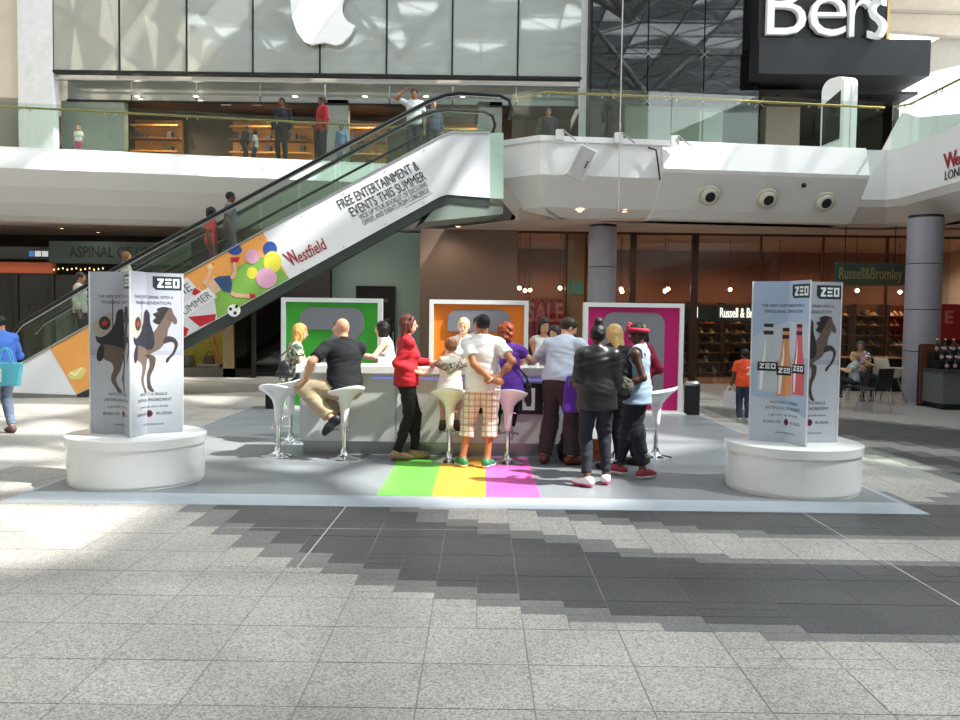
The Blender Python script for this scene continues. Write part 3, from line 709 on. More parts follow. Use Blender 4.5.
def right_shops():
    yb = 29.5; x0 = PX(517, YS, 300); x1 = 15.5
    warm = mat('shop_terracotta', '#94614d', .6, var=.08, scale=.5)
    wall('wall_shop_back', x0, x1, yb, yb + .2, 0, ZC, warm)
    wall('wall_shop_side', x0 - .15, x0, YS, yb, 0, ZC, warm)
    wall('floor_shop', x0, x1, YS, yb, 0, .02, mat('shop_floor', '#a07a5c', .25))
    # glazing: tall panes with dark posts
    posts = (517, 566, 585, 630, 692, 760, 822, 886, 950)
    win = wall('window_31', x0, x1, YS, YS + .08, ZC - .06, ZC, mat('post_bronze', '#5a3d2c', .4, .5))
    for pa, pb in zip(posts[:-1], posts[1:]):
        B().box(PX(pa, YS, 300) + .03, PX(pb, YS, 300) - .03, YS + .02, YS + .04, .05, ZC - .06).obj('pane', M_GLASS_CLEAR, win)
    for pp, wd in ((566, .06), (585, .05), (632.5, .16), (694, .18), (760, .03), (822, .03), (886, .04)):
        x = PX(pp, YS, 300); B().box(x - wd / 2, x + wd / 2, YS - .02, YS + .1, 0, ZC).obj('post', mat('post_dark', '#3d2b23', .4) if wd > .1 else mat('post_bronze', '#5a3d2c', .4, .5), win)
    # inner header with back-lit lettering
    hy = YS + 1.0
    hd = wall('trim_header', PX(640, hy, 310), PX(800, hy, 310), hy, hy + .15, PZ(700, 321, hy), PZ(700, 305, hy), mat('header_dark', '#2d3432', .4))
    hs = wroot('shop_lettering', (PX(750, hy, 310), hy - .05, PZ(750, 318, hy)), 'glowing white shop name inside the shoe shop left of the bottle poster', 'sign')
    lettering('lettering', 'Russell & Bromley', (PX(720, hy, 310), hy - .03, PZ(720, 317.3, hy)), (1, 0, 0), (0, 0, 1), emit('sign_white_lit', '#fff4e8', 1.1), hs, size=.40, width=PX(769, hy) - PX(720, hy), offset=.0, extrude=.02)
    lettering('lettering', 'ell', (PX(691, hy, 310), hy - .03, PZ(691, 317, hy)), (1, 0, 0), (0, 0, 1), emit('sign_white_lit'), hs, size=.40, width=PX(697.5, hy) - PX(691, hy), offset=.012, extrude=.02)
    # hanging shop sign
    sy = 21.2; xa, xb = PX(835, sy, 275), PX(908, sy, 275); zt, zb = PZ(860, 262.5, sy), PZ(860, 285, sy)
    sg = wroot('hanging_shop_sign', ((xa + xb) / 2, sy, zb), 'dark green hanging shop sign with bronze lettering beside the right column', 'sign')
    B().box(xa, xb, sy, sy + .12, zb, zt).obj('board', mat('sign_green2', '#3f4a40', .35), sg, bevel=.01)
    lettering('lettering', 'Russell&Bromley', (PX(839, sy, 275), sy - .01, PZ(839, 278.5, sy)), (1, 0, 0), (0, 0, 1), mat('sign_bronze', '#a89a72', .35, .6), sg, size=.40, width=PX(902, sy) - PX(839, sy), offset=.006)
    for pp in (846, 896): B().tube([(PX(pp, sy, 260), sy + .06, zt), (PX(pp, sy, 260), sy + .06, ZC)], .012, 6).obj('hanger', M_DARKMETAL, sg)
    # red sale banner
    by = YS + .3; ba, bb = PX(526, by, 310), PX(566, by, 310); zt = PZ(545, 298.5, by)
    sb = wroot('sale_banner', ((ba + bb) / 2, by, 1.0), 'red sale banner with pale lettering behind the glass beside the orange panel', 'banner')
    red = mat('banner_red', '#a8242a', .6); rd2 = mat('banner_dark_red', '#7c1c20', .6)
    B().box(ba, bb, by, by + .03, .9, zt - .12).obj('cloth', red, sb)
    for x_ in (ba + .08, bb - .08): B().tube([(x_, by + .015, zt - .02), (x_, by + .015, ZC)], .01, 6).obj('hanger', M_DARKMETAL, sb)
    n = 9
    for k in range(n):
        xa_ = ba + (bb - ba) * k / n; B().box(xa_ + .01, ba + (bb - ba) * (k + 1) / n - .01, by - .01, by + .03, zt - .12, zt + (.0 if k % 2 else .03)).obj('scallop', rd2 if k % 2 else red, sb)
    lettering('lettering', 'SALE', (PX(527.5, by, 320), by - .012, PZ(527, 321, by)), (1, 0, 0), (0, 0, 1), mat('banner_pale', '#cf7f72', .6), sb, size=.72, width=PX(563, by) - PX(527.5, by), offset=.015)
    # red notice right of the right column
    ny = 22.2; na, nb = PX(941, ny, 325), PX(975, ny, 325)
    nt_ = wroot('sale_notice', ((na + nb) / 2, ny, 1.4), 'red notice with a pale letter E beside the right column', 'banner')
    B().box(na, nb, ny, ny + .03, PZ(945, 340, ny), PZ(945, 304, ny)).obj('sheet', red, nt_)
    lettering('lettering', 'E', (PX(944, ny, 320), ny - .012, PZ(944, 323, ny)), (1, 0, 0), (0, 0, 1), mat('banner_pale'), nt_, size=.45, offset=.015)
    # doorway strip between glass panes, with a band of plain green colour
    wall('wall_shop_inner_pier', PX(567, YS + .6, 290), PX(584, YS + .6, 290), YS + .5, YS + .9, 1.0, ZC, mat('pier_warm', '#b98a62', .5))
    wall('trim_green_band', PX(567.5, YS + .45, 290), PX(583.5, YS + .45, 290), YS + .44, YS + .5, PZ(575, 294, YS + .45), PZ(575, 281, YS + .45), mat('band_green', '#79b09a', .3))
    # shoe shelves: tall racks, each with rows of shoes
    shoe = [mat('shoe_tan', '#b57a4a', .5, var=.2), mat('shoe_black', '#241d1b', .4), mat('shoe_red', '#8c2a22', .4), mat('shoe_cream', '#d7b890', .5)]
    k = 0
    for (pa, pb) in ((522, 564), (588, 628), (637, 664), (666, 690), (698, 722), (724, 752), (762, 792), (794, 820), (826, 852), (855, 884), (888, 912), (942, 975)):
        y = YS + 2.2 + (k % 3) * .5; xa, xb = PX(pa, y, 340), PX(pb, y, 340)
        rk = wroot('shoe_rack', ((xa + xb) / 2, y, 0), 'brown wall rack with rows of shoes, %s from the left in the warm shop' % ('first', 'second', 'third', 'fourth', 'fifth', 'sixth', 'seventh', 'eighth', 'ninth', 'tenth', 'eleventh', 'twelfth')[k], 'shoe rack', 'shoe racks in the warm lit shop')
        B().box(xa, xb, y + .42, y + .46, 0, 2.3).obj('back', mat('rack_back', '#6d3f2a', .6), rk)
        B().box(xa, xa + .04, y, y + .42, 0, 2.3).obj('side', mat('rack_brown'), rk); B().box(xb - .04, xb, y, y + .42, 0, 2.3).obj('side', mat('rack_brown'), rk)
        sb_ = [B() for _ in shoe]
        for q in range(7):
            z = .15 + q * .3; B().box(xa, xb, y, y + .42, z, z + .02).obj('shelf', mat('shelf_wood', '#8c5a3a', .5), rk)
            x = xa + .08
            while x < xb - .18:
                if random.random() < .8:
                    s_ = sb_[random.choice((0, 0, 1, 1, 2, 3))]; h = random.uniform(.07, .2)
                    s_.add([(x, y + .05, z + .02), (x + .1, y + .05, z + .02), (x + .1, y + .34, z + .02), (x, y + .34, z + .02), (x + .02, y + .12, z + .07), (x + .08, y + .12, z + .07), (x + .09, y + .32, z + .02 + h), (x + .01, y + .32, z + .02 + h)],
                           [(3, 2, 1, 0), (4, 5, 6, 7), (0, 1, 5, 4), (1, 2, 6, 5), (2, 3, 7, 6), (3, 0, 4, 7)])
                x += random.uniform(.14, .2)
        for s_, m_ in zip(sb_, shoe):
            if s_.v: s_.obj('shoes', m_, rk)['kind'] = 'stuff'
        k += 1
    # lamps of the shop
    for k, (px, py) in enumerate(((519.5, 288), (525, 290.5), (530, 290), (560, 288), (621, 289), (622, 291.5), (665, 291), (668, 289), (730, 289.5), (857, 290.5), (780, 291), (900, 292))):
        c = P(px, py, YS + .6 + (k % 3) * .5)
        lp = wroot('spot_lamp', c, 'small bright spot lamp hanging in the warm shoe shop, %s from the left' % ORD[[0, 1, 2, 3, 4, 5, 6, 7, 8, 10, 9, 11][k]], 'lamp', 'spot lamps of the shoe shop')
        B().lathe([(.055, 0), (.055, .015)], 10, c, (0, -1, -.4)).obj('lens', emit('spot_white', '#ffe9c8', 14), lp)
        B().lathe([(.05, 0), (.06, .12), (.03, .14)], 10, c + Vector((0, .13, .05)), (0, -1, -.4)).obj('can', M_STEEL, lp)
        B().tube([c + Vector((0, .1, .05)), (c.x, c.y + .1, ZC)], .008, 5).obj('stem', M_DARKMETAL, lp)
    for x in (2.0, 5.0, 8.0, 11.0, 14):
        area('shop_light', (x, YS + 1.4, ZC - .08), 62, 1.6, (1, .70, .50))
        area('shop_light', (x, YS + 4.2, ZC - .08), 55, 1.6, (1, .70, .50))
    # red rail of clothes at the right end
    wall('trim_shelf_dark', PX(845, 21.9, 360), PX(906, 21.9, 360), 21.8, 22.4, .0, PZ(870, 358.5, 21.9), mat('cafe_dark', '#17130f', .5))
    wall('trim_shelf_edge', PX(842, 21.8, 360), PX(906, 21.8, 360), 21.7, 22.45, PZ(870, 358.5, 21.8), PZ(870, 357.2, 21.8), mat('cafe_wood_light', '#b07a55', .5))
right_shops()
# recessed downlights in the gallery soffits
for k, (px, py, z) in enumerate(((458, 226, ZC + .03), (580, 211, 4.25), (624.5, 211, 4.28), (916, 225, 4.13), (936, 225, 4.13), (62, 228, 4.12), (98, 232, 4.12))):
    d = ray(px, py); c = CAM + d * ((z - CAM_H) / d.z)
    lp = wroot('downlight', c, ['round downlight above the gap between escalator and orange panel', 'left round downlight under the middle gallery box', 'right round downlight under the middle gallery box', 'left downlight above the right round column', 'right downlight above the right round column', 'left small downlight over the green sign board', 'right small downlight over the green sign board'][k], 'lamp')
    B().lathe([(.065, -.012), (.065, 0)], 14, c).obj('lens', emit('lamp_soft', '#ffd2a8', 9), lp)
    B().tube([c + Vector((.085 * math.cos(t), .085 * math.sin(t), -.004)) for t in np.linspace(0, 2 * math.pi, 15)[:-1]], .018, 6, True).obj('rim', M_STEEL, lp)

# =================================================================== ESCALATOR
EB = Vector((-9.6, 17.0, 0)); ET = Vector((0.62, 19.35, 0)); ED = (ET - EB).normalized(); EN = Vector((ED.y, -ED.x, 0))   # EN towards the viewer
def EP(px, py, o=0.0):
    """where a pixel's ray meets the near side plane of the escalator (o: out of the plane)"""
    q = EB + EN * o; d = ray(px, py); t = (q - CAM).dot(EN) / d.dot(EN); return CAM + d * t
def eplate(name, pix, m, parent, o=0.0, th=.01):
    pts = [EP(x, y, o) for x, y in pix]
    return B().prism(pts, -EN * th).obj(name, m, parent)
def escalator():
    base = EP(20, 398); r = wroot('escalator', (base.x, base.y, 0), 'long escalator with printed side cladding rising to the upper gallery', 'escalator')
    W = -EN * 1.55
    topl = [(12, 369), (23, 362.5), (85, 327.5), (180, 276.7), (280, 222), (440, 136.7), (452, 132), (490, 133)]
    botl = [(490, 198), (447, 194.5), (440, 196.7), (290, 279), (181, 339.6), (104, 381.5), (76, 395), (12, 392.5)]
    white = mat('cladding_white', '#dfe2e6', .4, var=.01)
    sp = eplate('side_cladding', [(x, y) for x, y in topl] + botl, white, r, 0, .02)
    # far side cladding, soffit (truss) and tread slope
    far = B(); pts = [EP(x, y) + W for x, y in topl + botl]; far.prism(pts, -EN * .02); far.obj('side_cladding', M_STEEL, r)
    dk = mat('truss_dark', '#3f4744', .35, .3)
    tr = [(490, 198), (447, 194.5), (440, 196.7), (290, 279), (181, 339.6), (104, 381.5), (76, 395)]
    lo = [(78, 401), (106, 390), (181, 352), (290, 290), (440, 207), (450, 203), (490, 207)]
    B().prism([EP(x, y, -.02) for x, y in tr + lo], W * .98).obj('truss', dk, r)
    B().prism([EP(x, y, -.04) for x, y in ((432, 211), (450, 203), (503, 207), (503, 214), (424, 222))], W * .9).obj('landing_truss', mat('truss_green', '#7b8880', .4), r)
    eplate('base_skirt', [(12, 392.5), (76, 395), (79, 401), (12, 399)], mat('skirt_steel', '#8d8f8d', .35, .7), r, .02, .05)
    # cover strip along the top edge
    for off in (Vector((0, 0, 0)), W):
        B().tube([EP(x, y, .01) + off for x, y in topl], .022, 6).obj('edge_strip', M_STEEL, r)
    # treads
    n = 26; a, b = EP(60, 352), EP(445, 143)
    for k in range(n):
        f = k / n; p = a.lerp(b, f); q = a.lerp(b, (k + 1) / n); dz = q.z - p.z
        B().prism([p - Vector((0, 0, .40)) - EN * .25, Vector((q.x, q.y, p.z - .40)) - EN * .25, Vector((q.x, q.y, p.z - .40 + dz)) - EN * .25], W * .68).obj('step', mat('step_grey', '#6b6e70', .4, .6), r)
    # glass balustrades and handrails on both sides
    hand = [(14, 333), (22, 323), (40, 312.5), (85, 286), (160, 244), (243, 200), (280, 180), (393, 120), (430, 100.5), (446, 95), (460, 93), (500, 95.5), (509, 100), (512, 110), (509, 119)]
    low = topl
    for side, off in ((0, Vector((0, 0, 0))), (1, W)):
        hp = [EP(x, y, -.05) + off for x, y in hand]
        B().tube(hp, .042, 8).obj('handrail', mat('rubber_black', '#15171a', .4), r, True)
        B().tube([p - Vector((0, 0, .055)) for p in hp[:-3]], .02, 6).obj('rail_channel', M_STEEL, r, True)
        cuts = [23, 60, 100, 140, 180, 220, 260, 300, 340, 380, 420, 452, 490]
        def on(line, x):
            for (xa, ya), (xb, yb) in zip(line[:-1], line[1:]):
                if xa <= x <= xb: return ya + (yb - ya) * (x - xa) / (xb - xa)
            return line[-1][1]
        for xa, xb in zip(cuts[:-1], cuts[1:]):
            q = [EP(x, y, -.05) + off for x, y in ((xa + .4, on(topl, xa) - 0.5), (xb - .4, on(topl, xb) - 0.5), (xb - .4, on(hand, xb) + 1.2), (xa + .4, on(hand, xa) + 1.2))]
            B().prism(q, -EN * .012).obj('glass_pane', M_GLASS_GREEN, r)
    # inner skirting (third dark line)
    B().tube([EP(x, y + 22, -.05) + W * .9 for x, y in hand[3:9]], .03, 6).obj('inner_rail', mat('rubber_black'), r)
    # end panel at the top, pale green glass
    eplate('end_panel', [(490, 133), (503.5, 133), (503.5, 199), (490, 198)], mat('end_green', '#a9c4b8', .25), r, 0, .02)
    # fixing studs
    for t in (.12, .30, .46, .62, .78, .93):
        for line in (((180, 276.7), (440, 136.7)), ((181, 339.6), (440, 196.7))):
            x = line[0][0] + t * (line[1][0] - line[0][0]); y = line[0][1] + t * (line[1][1] - line[0][1])
            sgn = 1 if line[0][1] < 300 else -1
            c = EP(x + 2, y + sgn * 4, .005); B().lathe([(.012, 0), (.012, .012)], 8, c, EN).obj('stud', M_DARKMETAL, sp)
    # ---- print on the cladding
    ink = mat('print_ink', '#33363a', .6); wine = mat('print_wine', '#9b2335', .6)
    ax = (EP(440, 136.7) - EP(180, 276.7)); ax.normalize(); ay = EN.cross(ax) * 1.0
    if ay.z < 0: ay = -ay
    def slant(name, body, pa, pb, hgt, m, **kw):
        a_, b_ = EP(*pa, .006), EP(*pb, .006); d = (b_ - a_)
        lettering(name, body, a_, d, ay, m, sp, size=hgt, width=d.length, extrude=.002, **kw)
    slant('lettering', 'FREE ENTERTAINMENT &', (341, 209.5), (420, 169), .30, ink, offset=.0)
    slant('lettering', 'EVENTS THIS SUMMER', (353, 217), (427, 179), .30, ink, offset=.0)
    slant('lettering', 'PICK UP YOUR BOOKLET OF EXCLUSIVE', (362, 219.5), (428, 186), .16, mat('print_grey', '#6b6e73', .6))
    slant('lettering', 'OFFERS AND EVENTS FROM CONCIERGE', (364, 225.5), (430, 192), .16, mat('print_grey'))
    eplate('rule', [(405, 207.5), (432.5, 192.5), (432.6, 193), (405.1, 208)], mat('print_grey'), sp, .006, .003)
    slant('lettering', 'W', (289.5, 267), (300, 262), .44, wine, offset=.01, shear=-.25)
    slant('lettering', 'estfield', (300.5, 262.5), (328, 248), .36, wine, offset=.003, shear=.12)
    # ---- picture field: orange, grass, figure, balloons
    def layer(name, pix, col, o): eplate(name, pix, mat('print_' + col[1:], col, .55, var=.03), sp, o, .003)
    def disc(name, cx, cy, rx, ry, col, o, n=22, a0=0, a1=360):
        layer(name, [(cx + rx * math.cos(R(a0 + (a1 - a0) * k / n)), cy + ry * math.sin(R(a0 + (a1 - a0) * k / n))) for k in range(n)], col, o)
    def tl(x):
        for (xa, ya), (xb, yb) in zip(topl[:-1], topl[1:]):
            if xa <= x <= xb: return ya + (yb - ya) * (x - xa) / (xb - xa) + 1.2
    def bl(x):
        bb_ = botl[::-1]
        for (xa, ya), (xb, yb) in zip(bb_[:-1], bb_[1:]):
            if xa <= x <= xb: return ya + (yb - ya) * (x - xa) / (xb - xa) - 1.0
    layer('orange_field', [(50, tl(50)), (180, tl(180)), (263, tl(263)), (289, bl(289)), (181, bl(181)), (104, bl(104)), (77, 394)], '#e8a255', .006)
    layer('grass_field', [(212, bl(212)), (214, 292), (222, 284), (236, 268), (252, 258), (272, 256), (289, bl(289))], '#7fb04f', .009)
    layer('white_field', [(160, bl(160)), (163, 290), (183, 282), (214, 296), (217, bl(217))], '#dcdde3', .012)
    layer('red_field', [(181, bl(181)), (181, 325), (189, 329), (186, bl(186))], '#c02a34', .015)
    layer('red_field', [(188, 317), (216, 314), (215, 320), (200, 327)], '#c02a34', .015)
    layer('red_field', [(194, 287), (202, 292), (198, 297), (192, 294)], '#c02a34', .015)
    disc('balloon', 270, 249, 7.2, 7.6, '#2c4f9c', .012); disc('balloon', 235, 250, 7, 5, '#2c4f9c', .012)
    disc('balloon', 272.5, 262, 9, 11, '#d9d24a', .015); disc('balloon', 252, 273, 5.5, 6, '#d9d24a', .013)
    disc('balloon', 252.5, 256.5, 7.2, 7.2, '#dba3c0', .018); disc('balloon', 266.5, 278, 10.6, 10.2, '#dba3c0', .018)
    # jumping figure: arm, top, shorts, legs, shoes
    layer('arm', [(202, 283), (208, 273), (209, 268), (212, 269), (211, 275), (206, 286)], '#dfb08f', .016); disc('hand', 210, 267, 3, 3, '#e8c98a', .016)
    layer('torso', [(206, 286), (214, 276), (221, 290), (214, 295)], '#e0b79c', .016)
    layer('shorts', [(213.5, 279), (218, 276.5), (230, 275.5), (232, 283), (231, 293), (224, 291), (219, 286)], '#34507c', .019)
    layer('leg', [(229, 278.5), (233, 272), (232.5, 262), (236, 262), (237.2, 273), (234, 279)], '#dfb08f', .018)
    layer('leg', [(230, 290), (236, 293), (251, 294.5), (251, 298), (236, 297.5), (231, 295)], '#dfb08f', .018)
    layer('shoe', [(230.5, 257.5), (240, 257), (238, 262), (231.5, 262.5)], '#b92436', .02); layer('shoe', [(249.5, 294), (255, 294), (255.5, 298), (250, 298.5)], '#b92436', .02)
    disc('football', 234, 310.5, 6.5, 6.2, '#eeeeee', .016)
    for x, y in ((230.5, 309), (236.5, 306.5), (235, 313)): disc('football_patch', x, y, 1.7, 1.8, '#26282b', .018, 8)
    # white ticket with THE SUMMER
    layer('ticket', [(176, 320), (171, 311), (208, 287.5), (217, 297), (184, 319)], '#e9e9ec', .02)
    layer('ticket', [(172, 309), (178, 283), (187, 277), (196, 287)], '#e3e3e8', .02)
    def tick(body, pa, pb, h): 
        a_, b_ = EP(*pa, .0245), EP(*pb, .0245); d = b_ - a_; n_ = EN.cross(d.normalized()); n_ = -n_ if n_.z < 0 else n_
        lettering('lettering', body, a_, d, n_, mat('print_grey'), sp, size=h, width=d.length, extrude=.001)
    tick('SUMMER', (181, 318), (212.5, 296.5), .22); tick('THE', (172, 303), (193, 289.5), .26)
    # sandal drawing near the foot
    layer('sandal', [(67, 375.5), (73, 370), (84, 367), (86.5, 371), (81, 379), (71, 379.5)], '#d9cf7d', .012)
    layer('sandal_strap', [(69, 373), (76, 376.5), (83, 367.5), (80, 367.5), (75, 373.5), (71, 371.5)], '#efe6b8', .015)
escalator()

# =================================================================== THINGS FIXED TO THE GALLERY
def wall_speaker():
    c = P(580, 163, 19.15); r = wroot('wall_speaker', c, 'white boxed loudspeaker tilted under the middle gallery edge', 'loudspeaker')
    ax = Vector((.45, -.1, 1)).normalized(); sx = Vector((1, 0, -.45)).normalized(); f = Vector((.2, -1, .05)).normalized(); sx = ax.cross(f).normalized() * -1
    f = sx.cross(ax).normalized(); f = f if f.y < 0 else -f
    def bx(u0, u1, v0, v1, w0, w1): return [c + sx * u + f * w_ + ax * v for v in (v0, v1) for (u, w_) in ((u0, w0), (u1, w0), (u1, w1), (u0, w1))]
    q = bx(-.2, .2, -.36, .36, -.2, .2); B().hexa(q[:4], q[4:]).obj('cabinet', M_WHITE, r, bevel=.015)
    q = bx(-.17, .17, -.33, .33, .2, .215); B().hexa(q[:4], q[4:]).obj('grille', mat('grille_grey', '#b9bab8', .6), r)
    for k in (-1, 0, 1): B().lathe([(.022, 0), (.022, .01)], 8, c + f * .215 + ax * (.06 * k) - sx * .1, f).obj('screw', M_DARKMETAL, r)
    B().tube([c + ax * .3, c + ax * .42 + Vector((0, .2, .05)), Vector((c.x + .2, 19.55, c.z + .55))], .025, 6).obj('bracket', M_STEEL, r)
wall_speaker()
for k, (px, pt, Yy) in enumerate(((560, 135, 19.36), (619, 138, 19.4), (675, 141, 19.5))):
    c = P(px, pt, Yy); r = wroot('edge_clamp', c, 'white bracket clamped on the gallery edge, %s of three' % ('left', 'middle', 'right')[k], 'bracket')
    B().box(c.x - .09, c.x + .09, c.y - .04, c.y + .15, c.z - .1, c.z + .12).obj('plate', M_WHITE, r); B().tube([c + Vector((.06, -.04, .1)), c + Vector((.35, -.06, -.12))], .02, 6).obj('arm', M_STEEL, r)
tag(B().tube([(PX(621, 19.3, 100), 19.3, 16.9), (PX(621, 19.3, 100) - .01, 19.3, PZ(621, 212, 19.3))], .012, 6).obj('hanging_wire', mat('wire_pale', '#cfc9c0', .5)), 'thin pale wire hanging straight down in front of the gallery', 'wire')
tag(B().tube([P(x, y, 19.6) for x, y in ((648, 147.5), (656, 150), (657.5, 160), (659, 172), (660, 180))], .02, 6).obj('loose_cable', mat('cable_black', '#1d1f22', .5)), 'short black cable dangling over the gallery edge', 'cable')
c = P(803.5, 185, 20.1); r = wroot('dome_camera', c, 'tiny dark camera between the round air nozzles', 'camera'); B().lathe([(.05, 0), (.06, .04), (.03, .09)], 10, c, (0, -1, -.5)).obj('housing', M_DARKMETAL, r); B().lathe([(.02, 0), (.012, .03)], 8, c + Vector((0, -.06, -.04)), (0, -1, -.5)).obj('lens', mat('vent_dark'), r)
# gallery lettering at the right edge
gl = wroot('gallery_lettering', (RG - .1, 18.3, Z2 - .9), 'red and black mall lettering on the white right gallery front', 'sign')
lettering('lettering', 'W', (RG - .115, 18.30, 4.99), (0, -1, 0), (0, 0, 1), mat('print_wine'), gl, size=.46, offset=.012, shear=-.2)
lettering('lettering', 'estfield', (RG - .115, 17.92, 4.99), (0, -1, 0), (0, 0, 1), mat('print_wine'), gl, size=.38, offset=.006, shear=.1)
lettering('lettering', 'LONDON', (RG - .115, 18.30, 4.75), (0, -1, 0), (0, 0, 1), mat('print_ink'), gl, size=.27)

# spots added to brighten the covered walk, standing in for the soffit downlights
for x, y in ((-13, 22.9), (-10.5, 22.9), (-8, 23.0), (-5.6, 23.1), (-3.2, 23.0), (-.9, 22.6), (1.8, 22.2), (4.2, 22.4), (6.8, 22.4), (9.0, 22.4)):
    area('walk_light', (x, y, ZC - .05), 20, .5, (1, .84, .70))
# =================================================================== PROMOTION STAND
DZ = 0.03
def deck():
    x0, x1, y0, y1 = PLAT
    r = wroot('stand_deck', (0, y0, 0), 'grey vinyl deck of the promotion stand with three coloured stripes', 'platform')
    grey = mat('deck_vinyl', '#7f8388', .38, var=.03, scale=1.2, spec=.45)
    B().box(x0 + .12, x1 - .12, y0 + .34, y1, .001, DZ).obj('deck_sheet', grey, r)
    edge = mat('deck_edge', '#a0a8b2', .35)
    B().hexa([(x0, y0, .001), (x1, y0, .001), (x1 - .12, y0 + .34, .001), (x0 + .12, y0 + .34, .001)], [(x0 + .01, y0 + .02, .006), (x1 - .01, y0 + .02, .006), (x1 - .12, y0 + .34, DZ), (x0 + .12, y0 + .34, DZ)]).obj('ramp_edge', edge, r)
    B().hexa([(x0, y0, .001), (x0 + .12, y0 + .34, .001), (x0 + .12, y1, .001), (x0, y1, .001)], [(x0 + .01, y0 + .03, .006), (x0 + .12, y0 + .34, DZ), (x0 + .12, y1, DZ), (x0 + .01, y1, .006)]).obj('ramp_edge', edge, r)
    B().hexa([(x1 - .12, y0 + .34, .001), (x1, y0, .001), (x1, y1, .001), (x1 - .12, y1, .001)], [(x1 - .12, y0 + .34, DZ), (x1 - .01, y0 + .03, .006), (x1 - .01, y1, .006), (x1 - .12, y1, DZ)]).obj('ramp_edge', edge, r)
    xs = [-.955, -.435, .075, .59]
    for k, (c, n) in enumerate((('#6fbf52', 'stripe_green'), ('#efae42', 'stripe_yellow'), ('#d95fab', 'stripe_pink'))):
        o = B().box(xs[k], xs[k + 1], y0 + .345, 10.34, DZ, DZ + .002).obj('floor_stripe', mat(n, c, .38, var=.02, scale=2), r)
        o['label'] = ['lime green floor stripe', 'amber yellow floor stripe', 'pink floor stripe'][k]
deck()

# ------------------------------------------------------------------ advertising towers
def clip_half(v, f, side):
    bm = bmesh.new(); vs = [bm.verts.new(p) for p in v]
    for q in f:
        try: bm.faces.new([vs[i] for i in q])
        except ValueError: pass
    bmesh.ops.bisect_plane(bm, geom=bm.verts[:] + bm.edges[:] + bm.faces[:], plane_co=(0, 0, 0), plane_no=(1, 0, 0))
    out_v = [x.co.copy() for x in bm.verts]; bm.verts.index_update()
    out_f = [tuple(x.index for x in q.verts) for q in bm.faces]
    bm.free(); return out_v, out_f
def ell(cx, cy, rx, ry, n=18): return [(cx + rx * math.cos(2 * math.pi * k / n), cy + ry * math.sin(2 * math.pi * k / n)) for k in range(n)]
def zeo_letters(x0, x1, y0, y1, t, bold=None):
    """three square techno letters inside a box: list of polygons"""
    out = []; w_ = (x1 - x0); lw = w_ * .29; gap = (w_ - 3 * lw) / 2
    h = y1 - y0
    a = x0
    out += [[(a, y1), (a, y1 - t), (a + lw - t * 1.6, y1 - t), (a, y0 + t), (a, y0), (a + lw, y0), (a + lw, y0 + t), (a + t * 1.6, y0 + t), (a + lw, y1 - t), (a + lw, y1)][::-1]]
    a = x0 + lw + gap; m = (y0 + y1) / 2
    out += [[(a, y0), (a + lw, y0), (a + lw, y0 + t), (a, y0 + t)], [(a, m - t / 2), (a + lw * .9, m - t / 2), (a + lw * .9, m + t / 2), (a, m + t / 2)], [(a, y1 - t), (a + lw, y1 - t), (a + lw, y1), (a, y1)]]
    a = x0 + 2 * (lw + gap)
    out += [[(a, y0), (a + lw, y0), (a + lw, y0 + t), (a, y0 + t)], [(a, y1 - t), (a + lw, y1 - t), (a + lw, y1), (a, y1)], [(a, y0 + t), (a + t, y0 + t), (a + t, y1 - t), (a, y1 - t)], [(a + lw - t, y0 + t), (a + lw, y0 + t), (a + lw, y1 - t), (a + lw - t, y1 - t)]]
    return out
def chaikin(pl, n=2):
    for _ in range(n):
        q = []
        for i in range(len(pl)):
            a, b = pl[i], pl[(i + 1) % len(pl)]
            q += [(a[0] * .78 + b[0] * .22, a[1] * .78 + b[1] * .22), (a[0] * .22 + b[0] * .78, a[1] * .22 + b[1] * .78)]
        pl = q
    return pl
HZ0, HZ1 = 0.0, 1.61
FW = 0.355                        # width of one fin face; a poster is folded over two of them
def poster_common():
    L = []
    L.append(('logo_plate', [[(.06, 1.47), (.09, 1.44), (FW - .005, 1.44), (FW - .005, 1.575), (.06, 1.575)]], '#1e2f38', 2))
    L.append(('logo', zeo_letters(.105, .325, 1.462, 1.553, .02), '#e8eef0', 3))
    return L
def txt(body, cx, y, wdt, size, col='#3c434c', l=3, **kw):
    v, f = text_mesh(body, size=size, align='CENTER', width=wdt, **kw)
    return ('lettering', ([(p.x + cx, p.y + y) for p in v], f), col, l)
def poster_text():
    L = [txt('THE NEW SOFT DRINK WITH A', 0, 1.352, .53, .042), txt('TINGLING SENSATION', 0, 1.295, .48, .042),
         txt('WITHOUT A SINGLE', 0.02, .382, .36, .042), txt('ARTIFICIAL INGREDIENT', 0.02, .325, .45, .042),
         txt('a grown up soft drink', 0.02, .262, .38, .032), txt('BORN IN', -.13, .185, .17, .042), txt('RUSSIA', .17, .185, .16, .042), txt('www.drinkzeo.com', .03, .085, .26, .03)]
    L.append(('roundel', [ell(.02, .20, .035, .035)], '#7e2334', 2)); L.append(('roundel_core', [ell(.02, .20, .02, .02)], '#2a2d3c', 3))
    return L
